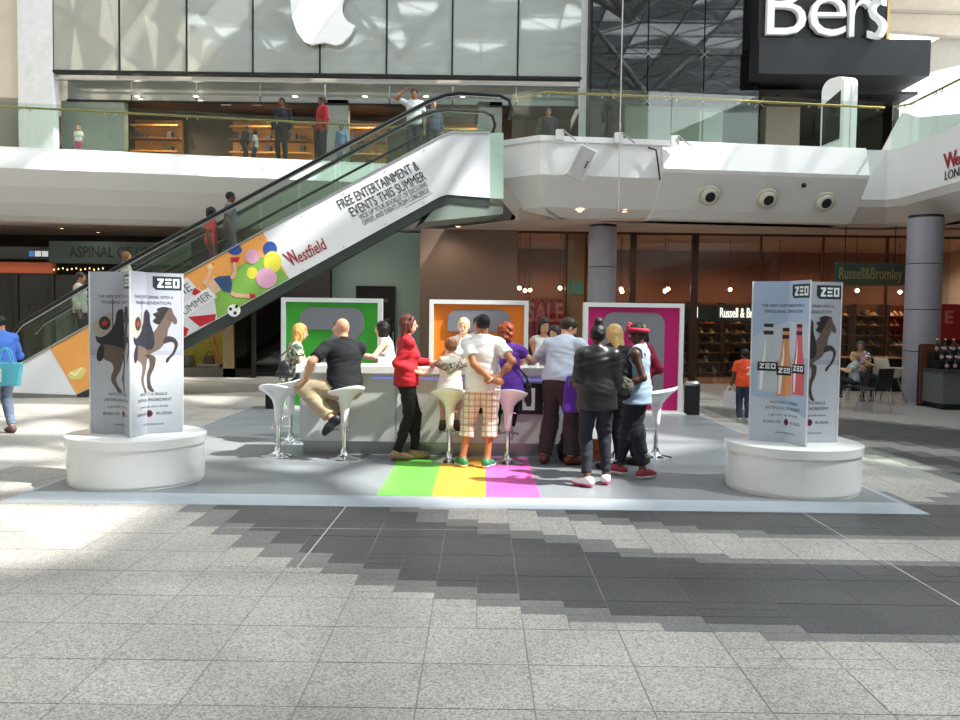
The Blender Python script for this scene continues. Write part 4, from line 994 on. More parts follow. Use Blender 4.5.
def poster_horse():
    L = [('sky_band', [[(-FW, .78), (FW, .78), (FW, .83), (-FW, .83)]], '#9a9eac', 1), ('snow_ground', [[(-FW, 0), (FW, 0), (FW, .78), (-FW, .78)]], '#b3b8c1', 1)]
    L.append(('flag', [[(-.33, 1.06), (-.335, .99), (-.30, .96), (-.30, .91), (-.20, .93), (-.12, .97), (-.11, 1.18), (-.20, 1.13)]], '#a39c8f', 2))
    L.append(('flag_disc', [ell(-.195, 1.05, .062, .068)], '#26332f', 3))
    st = []
    for k in range(10):
        a = R(90 + 36 * k); rr = .045 if k % 2 == 0 else .019; st.append((-.195 + rr * math.cos(a), 1.05 + rr * math.sin(a)))
    L.append(('flag_star', [st], '#b12a2e', 4))
    L.append(('flag_pole', [[(-.115, .95), (-.105, .95), (-.107, 1.30), (-.113, 1.30)]], '#2a2a30', 3))
    # horse (facing right, forelegs lifted) and cloaked rider
    L.append(('horse', [[(-.24, .82), (-.26, .76), (-.21, .69), (-.12, .66), (-.10, .60), (-.135, .52), (-.13, .47), (-.08, .40), (-.06, .36), (-.01, .36), (-.02, .385), (-.06, .43), (-.085, .50), (-.03, .58), (.0, .70), (.05, .76), (.14, .80), (.20, .90), (.21, 1.0), (.25, 1.06), (.235, 1.15), (.20, 1.19), (.14, 1.14), (.11, 1.02), (.05, .95), (-.08, .93), (-.20, .90)]], '#62544e', 2))
    L.append(('horse_head', [[(.20, 1.19), (.23, 1.22), (.25, 1.20), (.26, 1.16), (.305, 1.09), (.30, 1.05), (.275, 1.05), (.24, 1.09), (.20, 1.10)]], '#5e4e48', 3))
    L.append(('mane', [[(.23, 1.21), (.17, 1.225), (.09, 1.20), (.12, 1.17), (.05, 1.15), (.10, 1.12), (.05, 1.08), (.12, 1.04), (.16, 1.10), (.19, 1.16)]], '#2d262a', 4))
    L.append(('foreleg', [[(.15, .84), (.25, .88), (.285, .84), (.25, .75), (.19, .70), (.185, .66), (.21, .66), (.225, .695), (.275, .74), (.32, .85), (.27, .92), (.18, .93)]], '#3a3034', 3))
    L.append(('hind_leg', [[(-.10, .74), (.02, .72), (.03, .62), (-.02, .53), (.0, .42), (.03, .37), (.075, .365), (.06, .39), (.035, .44), (.03, .53), (.08, .62), (.09, .74)]], '#4f433f', 3))
    L.append(('tail', [[(-.22, .86), (-.27, .80), (-.29, .70), (-.25, .66), (-.21, .70), (-.20, .80)]], '#2d262a', 4))
    L.append(('rider_cloak', [[(-.30, .93), (-.27, .84), (-.12, .84), (.05, .78), (.08, .86), (.06, .98), (.03, 1.06), (.03, 1.16), (-.02, 1.20), (-.07, 1.16), (-.08, 1.06), (-.14, .96), (-.24, .90)]], '#2b2a33', 5))
    L = [(n, [[(x, y + .05) for x, y in (chaikin(pl) if n not in ('flag_star', 'flag_pole', 'flag_disc') else pl)] for pl in g], c, l) if n not in ('sky_band', 'snow_ground') else (n, g, c, l) for n, g, c, l in L]
    return L
def poster_bottles():
    L = [('sky_field', [[(-FW, .0), (FW, .0), (FW, 1.61), (-FW, 1.61)]], '#a9bfda', 1), ('ice_field', [[(-FW, 0), (FW, 0), (FW, .27), (.1, .33), (-.1, .42), (-FW, .45)]], '#c5cfdb', 2),
         ('cloud_field', [[(-FW, .80), (FW, .86), (FW, 1.18), (.0, 1.22), (-FW, 1.05)]], '#c0cddd', 2)]
    for cx, w_, y0, top, body, cap in ((-.19, .10, .50, 1.15, '#c0cdd1', '#2b3134'), (-.01, .09, .46, 1.11, '#d99b6c', '#3a2522'), (.20, .10, .49, 1.15, '#d8646b', '#4a1f26')):
        L.append(('bottle', [[(cx - w_, y0), (cx + w_, y0), (cx + w_, y0 + .24), (cx + w_ * .55, y0 + .46), (cx + w_ * .42, top), (cx - w_ * .42, top), (cx - w_ * .55, y0 + .46), (cx - w_, y0 + .24)]], body, 3))
        L.append(('bottle_shine', [[(cx - w_ * .75, y0 + .02), (cx - w_ * .5, y0 + .02), (cx - w_ * .2, y0 + .42), (cx - w_ * .3, top - .1), (cx - w_ * .4, y0 + .40), (cx - w_ * .75, y0 + .19)]], '#eef2f2', 4))
        L.append(('bottle_label', [[(cx - w_, y0 + .21), (cx + w_, y0 + .21), (cx + w_, y0 + .30), (cx - w_, y0 + .30)]], '#22282c', 5))
        L.append(('bottle_logo', zeo_letters(cx - w_ * .8, cx + w_ * .8, y0 + .232, y0 + .285, .013), '#e8eef0', 6))
        L.append(('bottle_cap', [[(cx - w_ * .46, top), (cx + w_ * .46, top), (cx + w_ * .46, top + .035), (cx - w_ * .46, top + .035)]], cap, 5))
        L.append(('neck_band', [[(cx - w_ * .48, top - .075), (cx + w_ * .48, top - .075), (cx + w_ * .48, top - .035), (cx - w_ * .48, top - .035)]], cap, 5))
    return L
def tower(name_label, plinth_label, c, theta, kinds):
    """c: centre on the floor; theta: turn of the near tip; kinds: poster of the left and of the right notch"""
    c = Vector((c[0], c[1], 0)); rad = .672
    p = wroot('round_plinth', c + Vector((0, 0, DZ)), plinth_label, 'plinth')
    B().lathe([(rad - .03, DZ), (rad - .03, DZ + .03), (rad - .018, DZ + .03), (rad - .018, .42), (rad - .03, .42)], 64, c).obj('drum', M_WHITE_GLOSS, p, 'quads')
    for s in (0, 1):        # lid in two halves with a seam
        b_ = B(); n = 34; vs = []
        for z in (.415, .50, .505):
            rr = rad if z < .503 else rad - .008
            for k in range(n + 1):
                a = math.pi * k / n + math.pi * s + R(90) + .004; vs.append(c + Vector(((rr) * math.cos(a), (rr) * math.sin(a), z)))
        f = []
        for i in range(2):
            for k in range(n): f.append((i * (n + 1) + k, i * (n + 1) + k + 1, (i + 1) * (n + 1) + k + 1, (i + 1) * (n + 1) + k))
        f.append(tuple(range(2 * (n + 1), 3 * (n + 1)))); f.append(tuple(range(n + 1))[::-1]); f.append((0, n + 1, 2 * (n + 1), 3 * (n + 1) - 1, 2 * (n + 1) - 1, n))
        b_.add(vs, f).obj('lid', M_WHITE_GLOSS, p, 'quads')
    # four pointed star tower
    z0 = .508
    t = wroot('advertising_tower', c + Vector((0, 0, z0)), name_label, 'display')
    tips = []; ins = []
    for k in range(4):
        a = theta + R(-90) + k * R(90)
        tips.append(Vector((math.cos(a), math.sin(a), 0)) * .436); a += R(45); ins.append(Vector((math.cos(a), math.sin(a), 0)) * .155)
    ring = [c + q + Vector((0, 0, z0)) for k in range(4) for q in (tips[k], ins[k])]
    B().prism(ring, (0, 0, HZ1)).obj('core_panels', mat('tower_board', '#b9bec9', .45, var=.01), t)
    # tips: k=0 near, 1 right, 2 back, 3 left ; notch k lies between tip k and tip k+1
    horse_bg = '#a6aab7'
    for k in range(4):
        kind = kinds[k]
        a_, i_, b_ = c + tips[(k + 1) % 4] * 1, c + ins[k], c + tips[k] * 1
        # reading direction left to right as seen from outside
        lft, rgt = (b_, a_)
        out = (ins[k]).normalized()
        def fold(u, lay):
            q = i_.lerp(lft, -u / FW) if u < 0 else i_.lerp(rgt, u / FW)
            d = (lft - i_) if u < 0 else (rgt - i_)
            n = Vector((-d.y, d.x, 0)).normalized(); n = n if n.dot(out) > 0 else -n
            if abs(u) < 1e-6: n = out
            return q + n * (.0012 * lay)
        lays = [('poster_sheet', [[(-FW, 0), (FW, 0), (FW, HZ1), (-FW, HZ1)]], horse_bg if kind == 'horse' else '#a9bfda', 0.7)]
        if k in (0, 3):
            lays += (poster_horse() if kind == 'horse' else poster_bottles()) + poster_common() + poster_text()
        for nm, geo, col, lay in lays:
            if isinstance(geo, tuple): v = [(x, y, 0) for x, y in geo[0]]; f = geo[1]
            else:
                v = []; f = []
                for pl in geo:
                    f.append(tuple(range(len(v), len(v) + len(pl)))); v += [(x, y, 0) for x, y in pl]
            v, f = clip_half(v, f, 0)
            raw(nm, [fold(q.x, lay + .0) + Vector((0, 0, z0 + q.y)) for q in v], f, mat('poster_' + col[1:], col, .5, var=.04, scale=3), t)
    for k in range(4):
        q = c + tips[k] * 1.004; B().box(q.x - .006, q.x + .006, q.y - .006, q.y + .006, z0, z0 + HZ1).obj('edge_trim', mat('tower_edge', '#dfe3e8', .4), t)
cl_ = G(135.5, 494.7); cr_ = G(791.5, 501.5)
tower('advertising tower with horse rider posters on the left white plinth', 'round white plinth at the left front of the grey deck', (-3.46, 8.66), R(14), ('horse', 'bottles', 'bottles', 'horse'))
tower('advertising tower with a bottle poster and a horse poster at right', 'round white plinth at the right front of the grey deck', (3.19, 8.70), R(-4), ('horse', 'horse', 'horse', 'bottles'))

# ------------------------------------------------------------------ back panels with the letters Z, E, O
def panel(px0, px1, pt, Yb, col, nm, letter, label):
    xa, xb = PX(px0, Yb, 350), PX(px1, Yb, 350); zt = PZ((px0 + px1) / 2, pt, Yb); w_ = xb - xa; fr = .075; z0 = DZ
    r = wroot('letter_panel', ((xa + xb) / 2, Yb, z0), label, 'panel')
    wht = M_WHITE
    for (a, b, c, d) in ((xa, xa + fr, z0, zt), (xb - fr, xb, z0, zt), (xa + fr, xb - fr, zt - fr, zt), (xa + fr, xb - fr, z0, z0 + fr)):
        B().box(a, b, Yb, Yb + .22, c, d).obj('frame', wht, r)
    B().box(xa + fr, xb - fr, Yb + .06, Yb + .2, z0 + fr, zt - fr).obj('coloured_board', mat(nm, col, .45, var=.02, scale=2), r)
    B().box(xa - .05, xb + .05, Yb - .12, Yb + .3, DZ, DZ + .04).obj('foot', wht, r)
    a, b = xa + .24 * w_ * .75, xb - .24 * w_ * .75; u0, u1 = z0 + .22, zt - .17; t = .40; rr = .2
    gm = mat('letter_grey', '#7d7f86', .45, var=.02)
    def plate(pl, n='letter_plate'): B().prism([(x, Yb + .025, z) for x, z in pl], (0, .04, 0)).obj(n, gm, r, bevel=.006)
    m_ = (u0 + u1) / 2
    if letter == 'Z':
        plate(rrect(a, b, u1 - t, u1, (.2, .05, .2, .2)))
        plate([(b, u1 - t * 1.0), (b - .5, u1 - t * 1.0), (a, u0 + t), (a + .5, u0 + t)]); plate(rrect(a, b, u0, u0 + t, (.2, .2, .2, .05)))
    elif letter == 'E':
        plate(rrect(a, b, u1 - t, u1, (.05, .2, .2, .2))); plate(rrect(a, b, m_ - t / 2.3, m_ + t / 2.3, (.05, .2, .2, .05))); plate(rrect(a, b, u0, u0 + t, (.2, .2, .2, .05)))
    else:
        a += .02; b -= .02; t2 = .38
        plate(rrect(a, b, u1 - t2 * .9, u1, (0, 0, .2, .2))); plate(rrect(a, b, u0, u0 + t2 * .9, (.2, .2, 0, 0)))
        plate([(a, u0 + t2 * .9), (a + t2, u0 + t2 * .9), (a + t2, u1 - t2 * .9), (a, u1 - t2 * .9)]); plate([(b - t2, u0 + t2 * .9), (b, u0 + t2 * .9), (b, u1 - t2 * .9), (b - t2, u1 - t2 * .9)])
YP = 15.3
panel(281, 381.5, 298, YP, '#3fae35', 'panel_green', 'Z', 'tall green panel in a white frame with a grey letter shape')
panel(429, 528, 300, YP, '#ee8126', 'panel_orange', 'E', 'tall orange panel in a white frame behind the counter')
panel(583.5, 683.5, 303, YP, '#c81d72', 'panel_pink', 'O', 'tall magenta panel in a white frame with a grey square letter')

# ------------------------------------------------------------------ serving counter
CY = 10.42; CX0, CX1 = PX(299, 10.4, 420), PX(589, 10.4, 420)
def counter():
    r = wroot('serving_counter', ((CX0 + CX1) / 2, CY + .4, DZ), 'white promotion counter with a black logo board on its front', 'counter')
    body = mat('counter_grey', '#d3d7d9', .3, var=.015)
    n = 3
    for k in range(n):
        a = CX0 + (CX1 - CX0) * k / n; b = CX0 + (CX1 - CX0) * (k + 1) / n
        B().box(a + .004, b - .004, CY, CY + .03, .19, 1.02).obj('front_panel', body, r, bevel=.004)
    B().box(CX0, CX0 + .03, CY + .03, CY + .45, .19, 1.02).obj('side_panel', body, r); B().box(CX1 - .03, CX1, CY + .03, CY + .45, .19, 1.02).obj('side_panel', body, r)
    B().box(CX0 + .04, CX1 - .04, CY + .04, CY + .06, DZ, .19).obj('kick_plate', mat('kick_steel', '#9b9ea0', .3, .8), r)
    B().box(CX0 + .05, CX0 + .07, CY + .06, CY + .42, DZ, .19).obj('kick_plate', mat('kick_steel'), r)
    B().box(CX1 - .07, CX1 - .05, CY + .06, CY + .42, DZ, .19).obj('kick_plate', mat('kick_steel'), r)
    B().box(CX0 - .04, CX1 + .04, CY - .05, CY + .5, 1.02, 1.12).obj('counter_top', M_WHITE_GLOSS, r, bevel=.01)
    B().box(CX0 + .05, CX1 - .05, CY + .28, CY + .31, .06, 1.02).obj('back_panel', body, r)
    B().box(CX0 + .04, CX1 - .04, CY + .06, CY + .42, .19, .22).obj('bottom_shelf', body, r)
    B().box(CX0 + .9, CX1 - .2, CY - .012, CY, .955, .985).obj('light_strip', emit('strip_blue', '#8a90e8', .35), r)
    # logo board
    xa, xb = PX(478, CY, 400), PX(543, CY, 400); za, zb = PZ(520, 414, CY), PZ(520, 383, CY)
    lb = B().box(xa, xb, CY - .02, CY, za, zb).obj('logo_board', mat('board_black', '#17181b', .3), r)
    for pl in zeo_letters(xb - .62, xb - .10, za + .05, zb - .06, .045): B().prism([(x, CY - .028, z) for x, z in pl], (0, .008, 0)).obj('logo_letter', M_WHITE, lb)
counter()

# ------------------------------------------------------------------ tulip bar stools
def make_stool():
    r = empty('bar_stool', (0, 0, 0))
    # dished seat flowing into a tapering stem: lathe, then the back lip is raised
    prof = [(.040, .38), (.045, .44), (.051, .53), (.059, .61), (.076, .67), (.112, .715), (.172, .750), (.218, .776), (.234, .800), (.230, .808), (.212, .800), (.16, .780), (.09, .768), (.02, .765)]
    n = 32; vs = []; fs = []
    for rr, z in prof:
        for j in range(n):
            a = 2 * math.pi * j / n; lift = max(0, (z - .62) / .17)
            y = rr * math.sin(a); x = rr * math.cos(a)
            dz = lift * (-.16 * y) + (.03 * lift * max(0, -math.sin(a)) ** 2 if rr > .14 else 0)
            vs.append((x, y * (1.0 + .08 * lift), z + dz))
    for i in range(len(prof) - 1):
        for j in range(n): fs.append((i * n + j, i * n + (j + 1) % n, (i + 1) * n + (j + 1) % n, (i + 1) * n + j))
    fs += [tuple(range(n))[::-1], tuple(range((len(prof) - 1) * n, len(prof) * n))]
    raw('seat', vs, fs, mat('stool_white', '#eef1f1', .2, var=.01, coat=.4), r, True)
    p = B().tube([(0, 0, .06), (0, 0, .42)], .026, 14).obj('pole', M_CHROME, r, True)
    B().lathe([(.205, 0), (.205, .008), (.18, .018), (.10, .032), (.05, .055), (.04, .10), (.034, .12)], 36).obj('base', M_CHROME, r, True)
    f = B(); f.tube([(0, 0, .33), (0, .14, .33)], .010, 6); f.tube([(.13 * math.sin(t), .10 + .06 * math.cos(t), .33) for t in np.linspace(-2.2, 2.2, 17)], .010, 6); f.obj('footrest', M_CHROME, r, True)
    B().tube([(.03, 0, .60), (.09, 0, .58)], .006, 5).obj('lever', M_CHROME, r)
    return r
STOOLS = [((-2.40, 10.24), -10, 'empty white tulip bar stool at the left end of the counter'), ((-2.50, 11.35), 80, 'white bar stool behind the empty one at the left counter end'),
          ((-1.585, 10.08), 40, 'white bar stool under the bald man in black'), ((-.345, 10.02), 0, 'white bar stool under the girl with her hair up'), ((.335, 9.95), 0, 'white bar stool under the woman in purple'),
          ((2.17, 10.5), 75, 'empty white bar stool right of the woman in the denim vest'), ((1.62, 10.12), 30, 'white bar stool half hidden behind the two women in front')]
_st = make_stool()
for i, ((x, y), a, lab) in enumerate(STOOLS):
    o = _st if i == 0 else copy_tree(_st)
    o.location = (x, y, DZ); o.rotation_euler.z = R(a)
    tag(o, lab, 'bar stool', 'white tulip bar stools around the counter')

# ------------------------------------------------------------------ small things on and around the stand
def litter_bin():
    g = G(691.5, 416); c = Vector((g.x, g.y, 0)); r = wroot('litter_bin', c, 'black cylindrical litter bin with a steel rim beside the magenta panel', 'bin')
    B().lathe([(.135, 0), (.14, .02), (.14, .56), (.13, .56)], 28, c).obj('bin_body', mat('bin_black', '#1b1d1f', .45), r)
    B().lathe([(.145, .56), (.145, .60), (.12, .63), (.05, .635)], 28, c).obj('lid', M_STEEL, r)
litter_bin()
c = Vector((G(270, 410).x, G(270, 410).y, 0)); r = wroot('equipment_case', c, 'small black upright case with a white lead behind the left bar stool', 'case')
B().box(c.x - .07, c.x + .07, c.y - .08, c.y + .08, 0, .36).obj('case_body', mat('bin_black'), r, bevel=.015)
B().tube([c + Vector((-.03, -.09, .30)), c + Vector((.0, -.12, .36)), c + Vector((.08, -.1, .33))], .007, 5).obj('lead', M_WHITE, r)
# cups, bottles and flyers on the counter
def bottle(x, y, col, lab):
    c = Vector((x, y, 1.121)); r = wroot('drink_bottle', c, lab, 'bottle', 'drink bottles on the counter')
    B().lathe([(.03, 0), (.031, .02), (.031, .11), (.014, .19), (.013, .23)], 14, c).obj('glass_body', mat('bottle_' + col[1:], col, .15), r, True); B().lathe([(.015, .23), (.015, .25)], 12, c).obj('cap', mat('cap_dark', '#2b2628', .4), r); B().lathe([(.0318, .05), (.0318, .09)], 14, c).obj('label_band', mat('cap_dark'), r)
def cup(x, y, lab):
    c = Vector((x, y, 1.121)); r = wroot('paper_cup', c, lab, 'cup', 'white paper cups on the counter')
    B().lathe([(.026, 0), (.036, .085)], 14, c).obj('cup_wall', M_WHITE, r, True); B().tube([c + Vector((.036 * math.cos(t), .036 * math.sin(t), .086)) for t in np.linspace(0, 2 * math.pi, 13)[:-1]], .003, 5, True).obj('rim', M_WHITE, r)
cup(-1.17, 10.55, 'white paper cup beside the bald man'); cup(-1.24, 10.7, 'white paper cup behind the bald man next to the tank top woman'); cup(-.16, 10.62, 'white paper cup in front of the blond server'); cup(.70, 10.6, 'white paper cup left of the man in the blue shirt')
bottle(-1.02, 10.62, '#dfe8ea', 'clear drink bottle before the woman in the white tank top'); bottle(-.12, 10.72, '#d8603c', 'orange drink bottle in front of the blond server')
# =================================================================== PEOPLE: one continuous surface per body, grown from a distance field
V3 = lambda *a: np.array(a, dtype=np.float64)
def nrm(v):
    n = np.linalg.norm(v); return v / n if n > 1e-9 else v
class Cap:
    """tapered capsule; optional squash along an axis; optional cut plane (point, outward normal)"""
    def __init__(s, a, b, ra, rb, ax=None, sq=1.0, cut=None, k=None, cuts=None):
        s.a, s.b, s.ra, s.rb, s.ax, s.sq, s.k = V3(*a), V3(*b), ra, rb, ax, sq, k
        s.cuts = cuts or ([cut] if cut else [])
    def box(s):
        r = max(s.ra, s.rb); return np.minimum(s.a, s.b) - r, np.maximum(s.a, s.b) + r
    def grow(s, d): return Cap(s.a, s.b, s.ra + d, s.rb + d, s.ax, s.sq, None, s.k, s.cuts)
    def d(s, X, Y, Z):
        a, b = s.a, s.b
        px, py, pz = X - a[0], Y - a[1], Z - a[2]; ba = b - a
        if s.ax is not None:
            t = (px * s.ax[0] + py * s.ax[1] + pz * s.ax[2]) * (s.sq - 1)
            px, py, pz = px + t * s.ax[0], py + t * s.ax[1], pz + t * s.ax[2]
            ba = ba + s.ax * (ba.dot(s.ax) * (s.sq - 1))
        L = ba.dot(ba) + 1e-12
        h = np.clip((px * ba[0] + py * ba[1] + pz * ba[2]) / L, 0, 1)
        dd = np.sqrt((px - h * ba[0]) ** 2 + (py - h * ba[1]) ** 2 + (pz - h * ba[2]) ** 2) - (s.ra + (s.rb - s.ra) * h)
        if s.ax is not None: dd = dd / (1 + (s.sq - 1) * .5)
        for (p, n) in s.cuts:
            dd = np.maximum(dd, (X - p[0]) * n[0] + (Y - p[1]) * n[1] + (Z - p[2]) * n[2])
        return dd
class Ell:
    def __init__(s, c, r, fr=None, k=None):
        s.c, s.r, s.k = V3(*c), V3(*r), k; s.fr = fr if fr is not None else np.eye(3)      # rows: axes
    def box(s):
        e = np.abs(s.fr.T) @ s.r; return s.c - e, s.c + e
    def grow(s, d): return Ell(s.c, s.r + d, s.fr, s.k)
    def d(s, X, Y, Z):
        px, py, pz = X - s.c[0], Y - s.c[1], Z - s.c[2]
        q = [px * s.fr[i][0] + py * s.fr[i][1] + pz * s.fr[i][2] for i in range(3)]
        k0 = np.sqrt(sum((q[i] / s.r[i]) ** 2 for i in range(3))); k1 = np.sqrt(sum((q[i] / s.r[i] ** 2) ** 2 for i in range(3)))
        return k0 * (k0 - 1) / (k1 + 1e-9)
def field_mesh(name, prims, h, m, parent, subs=(), cuts=(), k=.03, noise=None, ksub=.008):
    lo = np.min([p.box()[0] for p in prims], 0) - 3 * h; hi = np.max([p.box()[1] for p in prims], 0) + 3 * h
    n = np.ceil((hi - lo) / h).astype(int) + 1
    ax = [(lo[i] + np.arange(n[i]) * h).astype(np.float32) for i in range(3)]
    D = np.full(n, .25, np.float32)
    def region(p, mrg):
        b0, b1 = p.box(); i0 = np.clip(np.floor((b0 - mrg - lo) / h).astype(int), 0, n - 1); i1 = np.clip(np.ceil((b1 + mrg - lo) / h).astype(int) + 1, 1, n)
        sl = tuple(slice(a, b) for a, b in zip(i0, i1))
        return sl, ax[0][sl[0]][:, None, None], ax[1][sl[1]][None, :, None], ax[2][sl[2]][None, None, :]
    for p in prims:
        kk = p.k if p.k is not None else k
        sl, X, Y, Z = region(p, kk + 3 * h)
        d = p.d(X, Y, Z).astype(np.float32); o = D[sl]
        t = np.maximum(kk - np.abs(o - d), 0) / kk
        D[sl] = np.minimum(o, d) - t * t * kk * .25
    for p in subs:
        sl, X, Y, Z = region(p, 3 * h); d = -p.d(X, Y, Z).astype(np.float32); D[sl] = np.maximum(D[sl], d)
    X, Y, Z = ax[0][:, None, None], ax[1][None, :, None], ax[2][None, None, :]
    if noise is not None:
        nb = np.abs(D) < 4 * h; idx = np.nonzero(nb); D[idx] += noise(ax[0][idx[0]], ax[1][idx[1]], ax[2][idx[2]]).astype(np.float32)
    for (p, nn) in cuts:
        D = np.maximum(D, ((X - p[0]) * nn[0] + (Y - p[1]) * nn[1] + (Z - p[2]) * nn[2]).astype(np.float32))
    # ---- surface nets
    I = D < 0
    I[0], I[-1], I[:, 0], I[:, -1], I[:, :, 0], I[:, :, -1] = False, False, False, False, False, False
    D = np.where(I, np.minimum(D, -1e-6), np.maximum(D, 1e-6))
    c = np.zeros(tuple(n - 1), np.int8)
    for dx in (0, 1):
        for dy in (0, 1):
            for dz in (0, 1): c += I[dx:n[0]-1+dx, dy:n[1]-1+dy, dz:n[2]-1+dz]
    act = (c > 0) & (c < 8); cells = np.argwhere(act)
    if len(cells) == 0: return None
    vid = np.full(act.shape, -1, np.int64); vid[tuple(cells.T)] = np.arange(len(cells))
    corners = [(a, b, e) for a in (0, 1) for b in (0, 1) for e in (0, 1)]
    val = {q: D[cells[:, 0] + q[0], cells[:, 1] + q[1], cells[:, 2] + q[2]] for q in corners}
    acc = np.zeros((len(cells), 3)); cnt = np.zeros(len(cells))
    for q in corners:
        for a in range(3):
            if q[a] == 0:
                q2 = tuple(1 if i == a else q[i] for i in range(3)); v0, v1 = val[q], val[q2]; mk = (v0 < 0) != (v1 < 0)
                t = np.where(mk, v0 / (v0 - v1 + 1e-20), 0); pt = np.tile(np.array(q, float), (len(cells), 1)); pt[:, a] = t
                acc[mk] += pt[mk]; cnt[mk] += 1
    verts = lo + (cells + acc / cnt[:, None]) * h
    quads = []
    for a in range(3):
        b, e = (a + 1) % 3, (a + 2) % 3
        s0 = [slice(1, -1)] * 3; s0[a] = slice(0, n[a] - 1); s1 = list(s0); s1[a] = slice(1, n[a])
        A, Bb = I[tuple(s0)], I[tuple(s1)]
        for flip, mk in ((0, A & ~Bb), (1, ~A & Bb)):
            idx = np.argwhere(mk)
            if not len(idx): continue
            base = idx.copy(); 
            for t in (b, e): base[:, t] += 1
            def cell(db, de):
                q = base.copy(); q[:, b] -= db; q[:, e] -= de; return vid[q[:, 0], q[:, 1], q[:, 2]]
            f = np.stack([cell(1, 1), cell(0, 1), cell(0, 0), cell(1, 0)], 1)
            quads.append(f if not flip else f[:, ::-1])
    F = np.concatenate(quads); F = F[(F >= 0).all(1)]
    me = bpy.data.meshes.new(name)
    me.vertices.add(len(verts)); me.vertices.foreach_set('co', verts.astype(np.float32).ravel())
    me.loops.add(F.size); me.loops.foreach_set('vertex_index', F.astype(np.int32).ravel())
    me.polygons.add(len(F)); me.polygons.foreach_set('loop_start', np.arange(0, F.size, 4, dtype=np.int32)); me.polygons.foreach_set('loop_total', np.full(len(F), 4, np.int32))
    me.update(calc_edges=True); me.validate()
    me.polygons.foreach_set('use_smooth', np.ones(len(me.polygons), bool))
    me.materials.append(m)
    o = bpy.data.objects.new(name, me); COL.objects.link(o); o.parent = parent
    return o
def ik(a, t, l1, l2, pole):
    d = t - a; L = np.linalg.norm(d); u = nrm(d); L2 = min(max(L, abs(l1 - l2) + 1e-3), (l1 + l2) * .998)
    x = (l1 * l1 - l2 * l2 + L2 * L2) / (2 * L2); hh = math.sqrt(max(l1 * l1 - x * x, 0)); p = nrm(pole - u * pole.dot(u))
    return a + u * x + p * hh, a + u * L2
def wrinkle(amp, fx=34., seed=0.):
    return lambda x, y, z: amp * (np.sin(fx * x + 9 * np.sin(11 * z + seed) + seed) * np.sin(fx * .8 * y + 17 * z + 2 * seed) + .6 * np.sin(41 * z + 13 * x - 19 * y + 3 * seed))
def strands(amp, f=160.):
    return lambda x, y, z: amp * (np.sin(f * x + 6 * np.sin(9 * z)) + np.sin(f * .9 * y + 7 * np.sin(8 * z + 1)))
def curls(amp, f=95.):
    return lambda x, y, z: amp * (np.sin(f * x) * np.sin(f * y + 1) * np.sin(f * z + 2) * 2 + np.sin(.6 * f * (x + z)) * np.sin(.6 * f * (y - z)))
def rz(v, a):
    c, s_ = math.cos(a), math.sin(a); return V3(v[0] * c - v[1] * s_, v[0] * s_ + v[1] * c, v[2])
